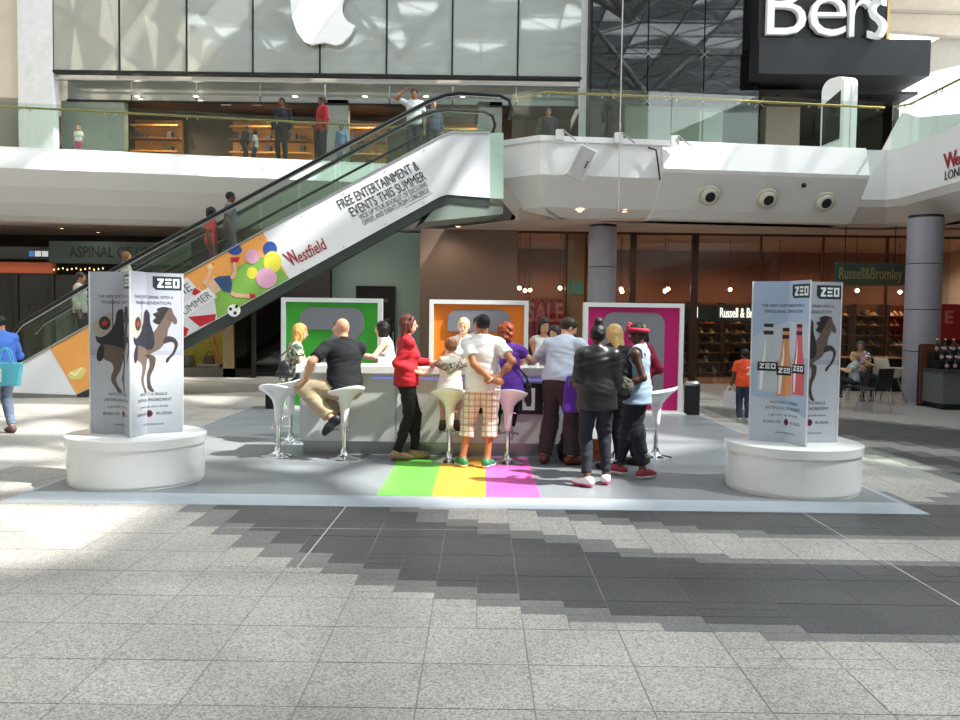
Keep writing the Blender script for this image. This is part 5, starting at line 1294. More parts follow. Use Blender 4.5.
def person(loc, face, label, H=1.7, sex='m', skin='#d3a387', top=None, bottom=None, shoes='#2a2a2a', sole='#e5e5e5', hair=None, pose=None, lean=0, side=0, twist=0, pelz=None,
           head=(0, 0), headk=1.0, build=1.0, res=.0115, group=None, eyes=True, footyaw=(8, -8), sandals=False):
    pose = {k: V3(*v) for k, v in (pose or {}).items()}
    s = H / 1.75; fem = sex == 'f'; fa = R(face)
    root = empty('person', (loc[0], loc[1], loc[2] + .017), label, 'person', group)
    sw = (.150 if fem else .178) * build
    J = {'pel': V3(0, 0, .96), 'chest': V3(0, .005, 1.25), 'neck': V3(0, -.015, 1.455), 'head': V3(0, .02, 1.625 + (headk - 1) * .06), 'shL': V3(-sw, -.01, 1.405), 'shR': V3(sw, -.01, 1.405),
         'hipL': V3(-.085, 0, .92), 'hipR': V3(.085, 0, .92)}
    for k in J: J[k] = J[k] * s
    dz = (pelz - J['pel'][2]) if pelz is not None else 0
    for k in J: J[k] = J[k] + V3(0, 0, dz)
    la, sa, tw = R(lean), R(side), R(twist); c0 = J['pel'].copy()
    for k in ('chest', 'neck', 'head', 'shL', 'shR'):
        v = J[k] - c0; v = rz(v, tw)
        v = V3(v[0], v[1] * math.cos(la) + v[2] * math.sin(la), -v[1] * math.sin(la) + v[2] * math.cos(la))
        v = V3(v[0] * math.cos(sa) + v[2] * math.sin(sa), v[1], -v[0] * math.sin(sa) + v[2] * math.cos(sa)); J[k] = c0 + v
    for k in J: J[k] = rz(J[k], fa)
    off = pose.get('shift', V3(0, 0, 0))
    for k in J: J[k] = J[k] + off
    for k in ('pel', 'chest', 'neck', 'head'):
        if k in pose: J[k] = pose[k]
    fwd0 = rz(V3(0, 1, 0), fa); rt0 = rz(V3(1, 0, 0), fa)
    for sd, sg in (('L', -1), ('R', 1)):
        w_ = pose.get('wr' + sd, None)
        if w_ is None: w_ = J['sh' + sd] + rt0 * (sg * .07 * s) + fwd0 * (.05 * s) + V3(0, 0, -.52 * s)
        pole = pose.get('elp' + sd, rt0 * (sg * .5) - fwd0 * .8 + V3(0, 0, -.3))
        J['el' + sd], J['wr' + sd] = ik(J['sh' + sd], w_, .285 * s, .255 * s, pole)
        a_ = pose.get('an' + sd, None)
        if a_ is None: a_ = rz(V3(sg * .095 * s, -.03 * s, 0), fa) + V3(0, 0, .085 * s)
        J['kn' + sd], J['an' + sd] = ik(J['hip' + sd], a_, .435 * s, .425 * s, pose.get('knp' + sd, fwd0 + rt0 * sg * .12))
        if 'kn' + sd in pose: J['kn' + sd] = pose['kn' + sd]; J['an' + sd] = a_
        yw = R(footyaw[0] if sd == 'L' else footyaw[1]); J['ft' + sd] = nrm(pose.get('ft' + sd, rz(fwd0, yw)))
    spine = nrm(J['neck'] - J['pel']); sidev = nrm(J['shR'] - J['shL']); fv = nrm(np.cross(spine, sidev)); sidev = nrm(np.cross(fv, spine))
    fr = np.stack([sidev, fv, spine])
    hy, hp = R(head[0]), R(head[1]); hf = rz(nrm(V3(fv[0], fv[1], fv[2] * .3)), hy); hs = nrm(np.cross(hf, V3(0, 0, 1))); hu = nrm(np.cross(hs, hf))
    hf, hu = hf * math.cos(hp) + hu * math.sin(hp), hu * math.cos(hp) - hf * math.sin(hp); hfr = np.stack([hs, hf, hu])
    b = build; q = s * headk
    def torso(e=0.0, loose=0.0):
        L = []
        if fem:
            L += [Ell(J['pel'] - spine * .01, V3(.168 * b, .118 * b, .125) * s + e, fr), Cap(J['pel'] + spine * .07 * s, J['chest'] - spine * .02 * s, .135 * s * b + e + loose, .130 * s * b + e, fv, 1.25),
                  Ell(J['chest'] + spine * .05 * s, V3(.148 * b, .105 * b, .18) * s + e, fr)]
            for g in (-1, 1): L.append(Ell(J['chest'] + fv * .075 * s * b + sidev * g * .068 * s, V3(.06, .055, .06) * s + e, fr))
        else:
            L += [Ell(J['pel'] - spine * .01, V3(.160 * b, .118 * b, .125) * s + e, fr), Cap(J['pel'] + spine * .06 * s, J['chest'], .155 * s * b + e + loose, .160 * s * b + e, fv, 1.35),
                  Ell(J['chest'] + spine * .06 * s, V3(.172 * b, .118 * b, .19) * s + e, fr)]
        L.append(Cap(J['shL'], J['shR'], .056 * s + e, .056 * s + e))
        for sd in 'LR': L.append(Cap(J['neck'] + spine * .02 * s, J['sh' + sd], .046 * s + e, .046 * s + e))
        return L
    ar = .9 if fem else 1.0
    def upper(sd, e=0.0, frac=1.0, flare=0.0):
        a, c = J['sh' + sd], J['el' + sd]; d = nrm(c - a); end = a + (c - a) * min(frac, 1)
        cut = (a + (c - a) * frac, d) if frac < 1 else None
        return [Cap(a, a + (c - a) * (frac + .05 if frac < 1 else 1), .054 * s * b * ar + e, (.054 - .014 * min(frac, 1)) * s * b * ar + e + flare, cut=cut)]
    def lower(sd, e=0.0, frac=1.0, flare=0.0):
        a, c = J['el' + sd], J['wr' + sd]; d = nrm(c - a)
        cut = (a + (c - a) * frac, d) if frac < 1.2 else None
        return [Cap(a, a + (c - a) * .35, .040 * s * b * ar + e, .043 * s * b * ar + e + flare * .4, cut=cut), Cap(a + (c - a) * .35, c, .043 * s * b * ar + e + flare * .4, .027 * s * b * ar + e + flare, cut=cut)]
    def thigh(sd, e=0.0, frac=1.0):
        a, c = J['hip' + sd], J['kn' + sd]; d = nrm(c - a); cut = (a + (c - a) * frac, d) if frac < 1 else None
        return [Cap(a, c, .090 * s * b + e, .056 * s * b + e, cut=cut)]
    def shank(sd, e=0.0, frac=2.0, flare=0.0):
        a, c = J['kn' + sd], J['an' + sd]; d = nrm(c - a); cut = (a + (c - a) * frac, d) if frac < 1.5 else None
        back = nrm(-J['ft' + sd] + d * d.dot(J['ft' + sd]))
        return [Cap(a, c, .052 * s * b + e, .036 * s * b + e + flare, cut=cut), Cap(a + (c - a) * .18 + back * .018 * s, a + (c - a) * .45 + back * .015 * s, .048 * s * b + e, .044 * s * b + e, cut=cut)]
    def foot(sd, e=0.0):
        a = J['an' + sd]; f = J['ft' + sd]; dn = nrm(V3(0, 0, -1) - f * f[2] * -1) if abs(f[2]) < .95 else V3(0, 0, -1)
        dn = nrm(V3(0, 0, -1) + f * f[2]); h0 = a + dn * .045 * s - f * .035 * s
        sv = nrm(np.cross(f, dn))
        return [Cap(a, h0, .036 * s + e, .038 * s + e, k=.02), Cap(h0, h0 + f * .14 * s + dn * .010 * s, .040 * s + e, .036 * s + e, k=.02), Cap(h0 + f * .12 * s + dn * .006 * s, h0 + f * .20 * s + dn * .018 * s, .041 * s + e, .026 * s + e, k=.02)]
    def hand(sd):
        wv = J['wr' + sd]; d = nrm(pose.get('hd' + sd, wv - J['el' + sd])); g = -1 if sd == 'L' else 1
        n = pose.get('hn' + sd, None)
        if n is None: n = np.cross(d, rt0 * g + V3(.01, .02, 0)); n = np.cross(d, fwd0) * g
        n = nrm(n - d * n.dot(d)); if_ = nrm(np.cross(n, d)); curl = float(pose.get('curl', V3(.35, 0, 0))[0])
        # if_ points to the thumb side (towards the body front for a hanging hand)
        if if_.dot(fwd0 + V3(0, 0, .3)) < 0: if_ = -if_
        k_ = .006; L = [Cap(wv, wv + d * .075 * s, .030 * s, .036 * s, n, 1.9, k=.015)]
        for i, ln in enumerate((.070, .080, .075, .058)):
            o = wv + d * .085 * s + if_ * (.030 - .0195 * i) * s
            d1 = nrm(d * math.cos(curl) + n * math.sin(curl)); d2 = nrm(d * math.cos(curl * 2.2) + n * math.sin(curl * 2.2))
            m1 = o + d1 * ln * .5 * s; L += [Cap(o - d * .02 * s, m1, .0098 * s, .0092 * s, k=k_), Cap(m1, m1 + d2 * ln * .5 * s, .0092 * s, .0078 * s, k=k_)]
        t0 = wv + d * .025 * s + if_ * .026 * s; t1 = t0 + nrm(d * .75 + if_ * .8 + n * .25) * .042 * s
        L += [Cap(t0, t1, .0135 * s, .011 * s, k=.008), Cap(t1, t1 + nrm(d + if_ * .25 + n * .3) * .032 * s, .011 * s, .009 * s, k=k_)]
        return L
    hc = J['head']
    def skull(e=0.0): return Ell(hc + hu * .022 * q - hf * .008 * q, V3(.076, .096, .094) * q + e, hfr, k=.02)
    HEAD = [Cap(J['neck'] - spine * .03 * s, hc - hu * .045 * q - hf * .015 * q, (.050 if fem else .058) * s, (.045 if fem else .053) * s), skull(), Ell(hc + hf * .022 * q - hu * .042 * q, V3(.057, .066, .076) * q, hfr, k=.02),
            Cap(hc + hf * .086 * q + hu * .004 * q, hc + hf * .106 * q - hu * .03 * q, .009 * q, .013 * q, k=.012), Cap(hc + hf * .082 * q + hu * .018 * q - hs * .03 * q, hc + hf * .082 * q + hu * .018 * q + hs * .03 * q, .011 * q, .011 * q, k=.012),
            Ell(hc + hs * .074 * q - hf * .004 * q - hu * .01 * q, V3(.012, .02, .032) * q, hfr, k=.006), Ell(hc - hs * .074 * q - hf * .004 * q - hu * .01 * q, V3(.012, .02, .032) * q, hfr, k=.006),
            Cap(hc + hf * .080 * q - hu * .062 * q - hs * .016 * q, hc + hf * .080 * q - hu * .062 * q + hs * .016 * q, .010 * q, .010 * q, k=.008)]
    prims = torso() + HEAD
    for sd in 'LR': prims += upper(sd) + lower(sd) + hand(sd) + thigh(sd) + shank(sd) + foot(sd)
    msk = mat('skin_' + skin[1:], skin, .5, var=.05, scale=14, spec=.35)
    field_mesh('body', prims, res, msk, root, k=.028 * s)
    g_ = max(res * 1.1, .012)
    seed = rng.rand() * 6
    if bottom:
        e = bottom.get('e', .014); ln = bottom.get('len', 'long'); P_ = [Ell(J['pel'] - spine * .01, V3((.168 if fem else .162) * b, .120 * b, .13) * s + min(e, .015), fr)]
        for sd in 'LR':
            if ln == 'long': P_ += thigh(sd, e) + shank(sd, e + bottom.get('wide', 0), bottom.get('cut', .97), bottom.get('flare', .004))
            elif ln == 'crop': P_ += thigh(sd, e) + shank(sd, e + .008, bottom.get('cut', .45), bottom.get('flare', .01))
            else: P_ += thigh(sd, e, bottom.get('cut', .7))
        field_mesh('trousers' if ln != 'short' else 'shorts', P_, g_, bottom['mat'] if 'mat' in bottom else mat('cloth_' + bottom['c'][1:], bottom['c'], bottom.get('rough', .85), var=.06, scale=18, bump=.15, bscale=60), root,
                   cuts=[(J['pel'] + spine * bottom.get('waist', .10) * s, spine)], k=.03 * s, noise=wrinkle(bottom.get('wr', .0035), 26, seed))
    if top:
        e = top.get('e', .016); sl = top.get('sleeve', .55); P_ = torso(e, top.get('loose', .01))
        hem = top.get('hem', -.05)
        if hem < -.02: P_ += [Cap(J['pel'] + spine * .05 * s, J['pel'] + spine * (hem - .05) * s, (.165 if fem else .16) * s * b + e, (.168 if fem else .162) * s * b + e + top.get('loose', .01), fv, 1.28)]
        for sd in 'LR':
            if sl <= 0: continue
            if sl < 1: P_ += upper(sd, e * .9, sl, top.get('flare', .012))
            else:
                P_ += upper(sd, e + top.get('puff', 0), 1.0)
                P_ += lower(sd, e * .9 + top.get('puff', 0), min(sl - 1, .97), top.get('flare', .002))
        nk = top.get('neck', .075); sb = [Ell(J['neck'] + spine * .055 * s + fv * top.get('vneck', .03) * s, V3(nk, nk, nk * 1.0) * s, fr)]
        if sl <= 0:
            for sd, g in (('L', -1), ('R', 1)): sb.append(Ell(J['sh' + sd] + sidev * g * .05 * s - spine * .02 * s, V3(.075, .12, .12) * s, fr))
        field_mesh(top.get('name', 'shirt'), P_, g_, top['mat'] if 'mat' in top else mat('cloth_' + top['c'][1:], top['c'], top.get('rough', .85), var=.05, scale=18, bump=.15, bscale=60), root,
                   subs=sb, cuts=[(J['pel'] + spine * hem * s, -spine)], k=.03 * s, noise=wrinkle(top.get('wr', .004), 24, seed + 2))
    if shoes:
        for sd in 'LR':
            f = foot(sd, .009); a = J['an' + sd]; d = nrm(J['an' + sd] - J['kn' + sd])
            dn = nrm(V3(0, 0, -1) + J['ft' + sd] * J['ft' + sd][2])
            o = field_mesh('shoe', f, .011, mat('shoe_' + shoes[1:], shoes, .5, var=.05), root, cuts=[(a - d * .0, -d)], k=.02)
            if sole and res < .014:
                pl = a + dn * .068 * s
                o2 = field_mesh('sole', foot(sd, .014), .011, mat('sole_' + sole[1:], sole, .6), o, cuts=[(pl, -dn)], k=.02)
    if hair:
        c = mat('hair_' + hair['c'][1:], hair['c'], .55, var=.18, scale=30, spec=.35); st = hair.get('style', 'short')
        HP = [Ell(hc + hu * .030 * q - hf * .014 * q, V3(.084, .104, .098) * q, hfr)]
        sub = [Ell(hc + hf * .085 * q - hu * .045 * q, V3(.072, .075, .098) * q, hfr)]; cut = []; nz = strands(.0022); kk = .025
        if st == 'short': cut = [(hc - hu * .055 * q, -hu)]
        elif st in ('long', 'bob'):
            ln = hair.get('len', .26 if st == 'long' else .14) * q
            for g in (-1, 0, 1):
                HP.append(Cap(hc - hf * .045 * q + hs * g * .045 * q, hc - hf * .065 * q + hs * g * .06 * q - hu * (.04 * q + ln), .052 * q, .034 * q))
            for g in (-1, 1): HP.append(Cap(hc + hs * g * .062 * q + hf * .01 * q, hc + hs * g * .075 * q + hf * .01 * q - hu * ln * .85, .03 * q, .022 * q))
        elif st == 'bun': HP.append(Ell(hc + hu * .15 * q - hf * .03 * q, V3(.05, .05, .05) * q, hfr)); cut = [(hc - hu * .075 * q, -hu)]; nz = curls(.003)
        elif st == 'updo': HP.append(Ell(hc - hf * .075 * q + hu * .03 * q, V3(.06, .05, .07) * q, hfr)); cut = [(hc - hu * .07 * q, -hu)]; nz = curls(.004, 80)
        elif st == 'curly':
            HP = [Ell(hc + hu * .03 * q - hf * .02 * q, V3(.105, .115, .11) * q, hfr), Ell(hc - hf * .06 * q - hu * .05 * q, V3(.095, .07, .08) * q, hfr)]; nz = curls(.008, 85)
        elif st == 'pony': HP.append(Cap(hc - hf * .10 * q + hu * .04 * q, hc - hf * .12 * q - hu * .2 * q, .03 * q, .02 * q)); cut = []; HP[0] = Ell(hc + hu * .030 * q - hf * .014 * q, V3(.082, .102, .097) * q, hfr); sub.append(Ell(hc - hu * .13 * q, V3(.09, .13, .06) * q, hfr))
        field_mesh('hair', HP, .0115 if res < .014 else res, c, root, subs=sub, cuts=cut, k=kk, noise=nz if res < .02 else None)
    if eyes and res < .014:
        for g in (-1, 1):
            e_ = hc + hf * .082 * q + hs * g * .031 * q + hu * .002 * q
            bb = B().lathe([(.0, -.009 * q), (.009 * q, -.005 * q), (.012 * q, 0), (.009 * q, .005 * q), (.0, .009 * q)], 8, Vector(e_), Vector(hu)); ey = bb.obj('eye', mat('eye_white', '#d9d5cf', .3), root, True)
            B().lathe([(.006 * q, 0), (.005 * q, .003 * q)], 8, Vector(e_ + hf * .0095 * q), Vector(hf)).obj('iris', mat('eye_dark', '#2a1d18', .3), ey)
            B().tube([Vector(hc + hf * .092 * q + hs * g * (.016 + .012 * t) * q + hu * (.022 + .004 * math.sin(t * 1.5)) * q) for t in (0, 1, 2)], .004 * q, 5).obj('eyebrow', mat('brow', '#3b2a22', .8), root)
        B().tube([Vector(hc + hf * (.0925 - .004 * abs(t)) * q - hu * .061 * q + hs * t * .02 * q) for t in (-1, -.5, 0, .5, 1)], [.003 * q, .006 * q, .0065 * q, .006 * q, .003 * q], 6).obj('lips', mat('lip', '#a8605a', .5), root, True)
    root_info = dict(J=J, fr=fr, hfr=hfr, s=s, q=q, root=root, fv=fv, spine=spine, sidev=sidev, hc=hc)
    return root_info
# =================================================================== THE PEOPLE
def plaid(name, base, a, b_):
    m = bpy.data.materials.new(name); m.use_nodes = True; nt = m.node_tree; N = nt.nodes; L = nt.links; bs = N['Principled BSDF']; tc = N.new('ShaderNodeTexCoord')
    prev = None
    for ax, sc, col in (('X', 9, a), ('Z', 8, a), ('X', 23, b_), ('Z', 21, b_)):
        wv = N.new('ShaderNodeTexWave'); wv.bands_direction = ax; wv.inputs['Scale'].default_value = sc * .55; wv.inputs['Distortion'].default_value = .4; L.new(tc.outputs['Object'], wv.inputs['Vector'])
        cr = N.new('ShaderNodeValToRGB'); cr.color_ramp.elements[0].position = .80; cr.color_ramp.elements[0].color = (0, 0, 0, 1); cr.color_ramp.elements[1].position = .9; cr.color_ramp.elements[1].color = (.75, .75, .75, 1); L.new(wv.outputs['Fac'], cr.inputs[0])
        mx = N.new('ShaderNodeMix'); mx.data_type = 'RGBA'; mx.inputs[7].default_value = lin(col)
        if prev is None: mx.inputs[6].default_value = lin(base)
        else: L.new(prev, mx.inputs[6])
        L.new(cr.outputs[0], mx.inputs[0]); prev = mx.outputs[2]
    L.new(prev, bs.inputs['Base Color']); bs.inputs['Roughness'].default_value = .85; MATS[name] = m; return m
def floral(name, cols, sc=22):
    m = bpy.data.materials.new(name); m.use_nodes = True; nt = m.node_tree; N = nt.nodes; L = nt.links; bs = N['Principled BSDF']; tc = N.new('ShaderNodeTexCoord')
    vo = N.new('ShaderNodeTexVoronoi'); vo.inputs['Scale'].default_value = sc; L.new(tc.outputs['Object'], vo.inputs['Vector']); sp = N.new('ShaderNodeSeparateColor'); L.new(vo.outputs['Color'], sp.inputs[0])
    cr = N.new('ShaderNodeValToRGB'); cr.color_ramp.interpolation = 'CONSTANT'
    for i, c in enumerate(cols):
        e = cr.color_ramp.elements[i] if i < 2 else cr.color_ramp.elements.new(i / len(cols)); e.position = i / len(cols); e.color = lin(c)
    L.new(sp.outputs[0], cr.inputs[0]); L.new(cr.outputs[0], bs.inputs['Base Color']); bs.inputs['Roughness'].default_value = .85; MATS[name] = m; return m
FD = DZ
def strap(name, I, pts, r, m, par=None): return B().tube([Vector(p) for p in pts], r, 7).obj(name, m, par or I['root'], True)

# 1 bald man on the stool
p1 = person((-1.585, 10.08, FD), 25, 'bald man in black t-shirt and khaki trousers sitting on a bar stool', H=1.80, skin='#cf9c80', lean=9, pelz=.845, build=1.1, res=.0105,
            top=dict(c='#191b20', sleeve=.75, hem=-.06, loose=.02), bottom=dict(c='#b3a184', e=.024, wide=.012, cut=.93), shoes='#1c2128', sole='#1c2128',
            pose=dict(knL=(-.50, -.02, .82), anL=(-.13, -.16, .48), ftL=(-.72, -.1, -.70), knR=(-.42, .20, .84), anR=(-.10, .16, .50), ftR=(-.7, .3, -.5), wrL=(-.44, -.10, .93), elpL=(-.3, -.9, -.2), hdL=(-.6, .1, -.6), wrR=(-.06, .40, 1.17), hdR=(-.7, .6, 0), elpR=(.15, -.5, -1)), head=(15, -8))
# 2 woman in red
p2 = person((-.86, 10.05, FD), -72, 'woman in a red cardigan and black trousers standing beside the counter', H=1.70, sex='f', skin='#d9a68c', res=.0105,
            top=dict(c='#b5202f', sleeve=1.85, hem=-.07, e=.016, name='cardigan', loose=.022), bottom=dict(c='#17171b', e=.012), shoes='#a08468', sole='#8a6f55', hair=dict(c='#5a2c22', style='bob', len=.10),
            pose=dict(wrL=(.30, .22, 1.13), hdL=(1, .3, 0), wrR=(.12, -.10, 1.03), elpR=(-1, -.3, -.2), hdR=(.9, -.2, -.2), anL=(.10, .06, .085), anR=(-.10, -.03, .085)), head=(-8, 0), twist=0)
q_ = p2; c = q_['hc'] + q_['hfr'][2] * .105
B().tube([Vector(c + q_['hfr'][0] * x * .075 + q_['hfr'][1] * (.03 - .01 * abs(x))) - Vector((0, 0, .035 * x * x)) for x in np.linspace(-1.1, 1.1, 9)], .012, 6).obj('sunglasses', mat('shades_black', '#15151a', .2), q_['root'])
# 3 girl on the stool
p3 = person((-.345, 10.02, FD), 0, 'girl with pinned up hair sitting on a bar stool in a cream top', H=1.36, sex='f', skin='#d8ab8f', headk=1.12, pelz=.80, lean=7, res=.0105,
            top=dict(c='#eae6d8', sleeve=0, hem=-.08, loose=.03, e=.018), bottom=dict(c='#d8d2bd', len='short', cut=.75, e=.016), shoes='#6d5747', sole='#4a3b30', hair=dict(c='#7a5637', style='updo'),
            pose=dict(knL=(-.10, .26, .76), anL=(-.09, .16, .44), ftL=(-.1, .7, -.5), knR=(.10, .26, .76), anR=(.08, .16, .44), ftR=(.1, .7, -.5), wrL=(-.16, .40, 1.14), wrR=(.15, .40, 1.14), hdL=(.5, .8, 0), hdR=(-.5, .8, 0), elpL=(-1, -.2, -.6), elpR=(1, -.2, -.6)), head=(8, -6))
fm = floral('shawl_print', ['#8d8b7c', '#6b6a62', '#c9c2b0', '#4f5048', '#a3917a'], 45)
field_mesh('shawl', [Cap(p3['J']['shL'] + V3(-.03, -.0, -.02), p3['J']['chest'] + V3(0, -.115, .06), .045, .05), Cap(p3['J']['shR'] + V3(.03, 0, -.02), p3['J']['chest'] + V3(0, -.115, .06), .045, .05)], .012, fm, p3['root'], k=.03, noise=wrinkle(.004))
# 4 man in white t-shirt
pl = plaid('plaid_shorts', '#e6e1d7', '#8f8072', '#b3a08f')
p4 = person((-.02, 9.62, FD), -4, 'man in white t-shirt and plaid shorts with hands clasped behind his back', H=1.71, skin='#a9714f', res=.0105,
            top=dict(c='#e9e9e9', sleeve=.62, hem=-.09, loose=.03, e=.018), bottom=dict(mat=pl, len='crop', cut=.40, e=.026, flare=.02), shoes='#2f7a52', sole='#dfe3dd', hair=dict(c='#1d1714', style='short'),
            pose=dict(shift=(.06, 0, 0), anL=(-.16, .02, .085), anR=(.115, -.02, .085), wrL=(.14, -.20, .99), wrR=(.22, -.17, 1.0), elpL=(-1, -.5, 0), elpR=(1, -.5, 0), hdL=(.9, -.1, -.25), hdR=(-.85, -.25, -.2), hnL=(0, 1, 0), hnR=(0, 1, 0)), side=-1, head=(5, -5), footyaw=(28, -22))
strap('wristwatch', p4, [p4['J']['wrL'] + V3(.034 * math.cos(t) * .6, .034 * math.sin(t), .02 * math.cos(t)) for t in np.linspace(0, 6.28, 10)], .008, M_WHITE)
# 5 woman in purple
p5 = person((.335, 9.95, FD), 6, 'curly red haired woman in a purple top sitting on a bar stool', H=1.68, sex='f', skin='#d9a98f', pelz=.86, lean=6, side=-3, res=.0105,
            top=dict(c='#5b2f93', sleeve=.35, hem=-.10, loose=.02), bottom=dict(c='#23263a', e=.016, cut=.9), shoes='#8d8f94', sole='#e8e8e8', hair=dict(c='#8a3d20', style='curly'),
            pose=dict(knL=(-.14, .34, .80), anL=(-.14, .12, .36), ftL=(-.2, .8, -.25), knR=(.12, .34, .80), anR=(.02, .10, .36), ftR=(.1, .8, -.3), wrL=(-.12, .42, 1.17), wrR=(.18, .42, 1.17), elpR=(1, -.3, -.5)), head=(0, -4))
strap('bag_strap', p5, [p5['J']['shL'] + V3(0, .02, .07), p5['J']['chest'] + V3(.02, -.135, .08), p5['J']['pel'] + V3(.20, -.06, .14), p5['J']['pel'] + V3(.23, .02, .05)], .011, mat('strap_black', '#1c1c20', .5))
o = B().hexa([Vector(p5['J']['pel'] + V3(*t)) for t in ((.19, -.08, -.18), (.27, -.08, -.18), (.27, .14, -.18), (.19, .14, -.18))], [Vector(p5['J']['pel'] + V3(*t)) for t in ((.20, -.06, .06), (.26, -.06, .06), (.26, .12, .06), (.20, .12, .06))]).obj('shoulder_bag', mat('strap_black'), p5['root'], bevel=.02)
# 6 man in light blue shirt
p6 = person((.93, 9.93, FD), -32, 'man in light blue shirt and dark trousers leaning over the counter', H=1.73, skin='#d2a185', lean=19, build=1.08, res=.0105,
            top=dict(c='#bcc6da', sleeve=1.5, hem=-.02, loose=.035, e=.02), bottom=dict(c='#3a3035', e=.022, wide=.02, waist=.08), shoes='#6b3d2a', sole='#3b2a22', hair=dict(c='#33261f', style='short'),
            pose=dict(shift=(-.02, -.05, 0), anL=(-.17, .0, .085), anR=(.13, -.06, .085), wrL=(.0, .46, 1.17), wrR=(.34, .36, 1.17), elpR=(1, -.3, -.4), elpL=(-1, .2, -.3)), head=(-40, -16), footyaw=(20, -40))
# 7 woman in black leather jacket
lea = mat('leather_black', '#16171a', .34, var=.1, scale=12, spec=.55, bump=.35, bscale=14)
p7 = person((1.18, 8.62, FD), 2, 'woman in a black leather jacket with her hair in a top bun', H=1.62, sex='f', skin='#5b3a2b', build=1.08, res=.0105,
            top=dict(mat=lea, sleeve=1.8, hem=-.13, e=.026, puff=.010, loose=.03, name='jacket', wr=.0035), bottom=dict(c='#20242f', e=.010, cut=.90), shoes='#e8e0e4', sole='#d95f86', hair=dict(c='#171314', style='bun'),
            pose=dict(anL=(-.09, -.06, .085), anR=(.12, .10, .085), wrL=(-.10, .20, .98), wrR=(.10, .20, .98), elpL=(-.5, -1, -.3), elpR=(.5, -1, -.3)), footyaw=(45, -14), side=0)
# 8 woman in denim vest with backpack
den = mat('denim_pale', '#93a8c0', .8, var=.12, scale=9, bump=.2)
p8 = person((1.68, 9.10, FD), 62, 'woman with a red headscarf, pale denim vest and black backpack', H=1.63, sex='f', skin='#4f3226', res=.0105,
            top=dict(mat=den, sleeve=0, hem=-.12, e=.022, loose=.02, name='denim_vest'), bottom=dict(c='#1b1e28', e=.010, cut=.90), shoes='#8a2436', sole='#e0d6d6', hair=dict(c='#1a1414', style='updo'),
            pose=dict(anL=(-.14, .14, .085), anR=(.06, -.06, .085), wrL=(-.20, -.16, .98), hdL=(-.6, 0, -.6), wrR=(-.24, .22, 1.02), elpL=(.9, -.3, -.4)), head=(10, -14), footyaw=(-20, -120))
def around(I, dz, dr, n=20, tilt=.0, r=.0):
    return [I['hc'] + I['hfr'][0] * math.cos(t) * (.086 + dr) * I['q'] + I['hfr'][1] * (math.sin(t) * (.106 + dr) - .014) * I['q'] + I['hfr'][2] * (dz + tilt * math.sin(t)) * I['q'] for t in np.linspace(0, 2 * math.pi, n)[:-1]]
B().tube([Vector(v) for v in around(p8, .045, .0, tilt=.03)], .024, 8, True).obj('headscarf', mat('scarf_red', '#a3203c', .8), p8['root'], True)
field_mesh('scarf_knot', [Ell(p8['hc'] + p8['hfr'][1] * .06 + p8['hfr'][2] * .12, (.03, .03, .025)), Ell(p8['hc'] - p8['hfr'][0] * .05 + p8['hfr'][1] * .07 + p8['hfr'][2] * .10, (.02, .02, .02))], .01, mat('scarf_red'), p8['root'], k=.01)
def backpack(I, col, side=0.0):
    b = I['J']['chest'] - I['fv'] * .20 + I['sidev'] * side; rr = mat('pack_' + col[1:], col, .6, var=.1)
    o = field_mesh('backpack', [Cap(b + V3(0, 0, .10), b - V3(0, 0, .16), .12, .13, I['fv'], 1.3), Cap(b - V3(0, 0, .12) - I['fv'] * .07, b - V3(0, 0, .02) - I['fv'] * .07, .07, .07, I['fv'], 1.5)], .013, rr, I['root'], k=.03, noise=wrinkle(.004))
    for g in (-1, 1):
        s_ = I['J']['sh' + ('L' if g < 0 else 'R')] * .7 + I['J']['neck'] * .3
        strap('pack_strap', I, [b + V3(0, 0, .12) + I['sidev'] * g * .06, s_ + I['spine'] * .07, s_ + I['fv'] * .12 - I['spine'] * .05, I['J']['chest'] + I['sidev'] * g * .17 - I['spine'] * .12, b - V3(0, 0, .14) + I['sidev'] * g * .1], .014, rr, o)
field_mesh('rucksack', [Cap((-.16, -.06, 1.16), (-.18, -.08, .92), .095, .115), Ell((-.20, -.16, .98), (.07, .05, .08))], .013, mat('pack_black', '#191b1e', .6, var=.1), p8['root'], k=.03, noise=wrinkle(.005))
strap('pack_strap', p8, [V3(-.16, -.07, 1.22), p8['J']['shL'] + V3(-.02, -.01, .065), p8['J']['shL'] + V3(.10, .02, .0), V3(-.02, -.10, 1.0)], .014, mat('pack_black'))
field_mesh('handbag', [Ell(p8['J']['wrL'] + V3(.02, -.08, .0), (.09, .06, .09))], .012, mat('fur_grey', '#55524d', .9, var=.3, scale=40), p8['root'], noise=curls(.006, 120))
# 9 blond woman behind them
p9 = person((1.50, 9.62, FD), 20, 'blond woman in black seen between the two women in front', H=1.62, sex='f', skin='#d9ab92', res=.0125,
            top=dict(c='#1b1b1f', sleeve=1.9, hem=-.05, e=.02), bottom=dict(c='#22242c', e=.014), shoes='#222222', sole='#222222', hair=dict(c='#c9a771', style='long', len=.12), pose=dict(wrL=(-.05, .40, 1.05), wrR=(.2, .38, 1.05)), head=(20, -5))
# 10 dark-haired person in maroon beyond
p10 = person((1.86, 10.0, FD), 45, 'dark haired woman in a maroon top behind the denim vest woman', H=1.64, sex='f', skin='#6b4432', res=.0125,
            top=dict(c='#8c1f38', sleeve=1.6, hem=-.08, e=.018), bottom=dict(c='#2a2c36', e=.014), shoes='#2b2b2b', sole='#2b2b2b', hair=dict(c='#1d1718', style='bob', len=.06), pose=dict(wrR=(.02, .10, 1.02), elpR=(1, -.5, -.2)), head=(0, -5))
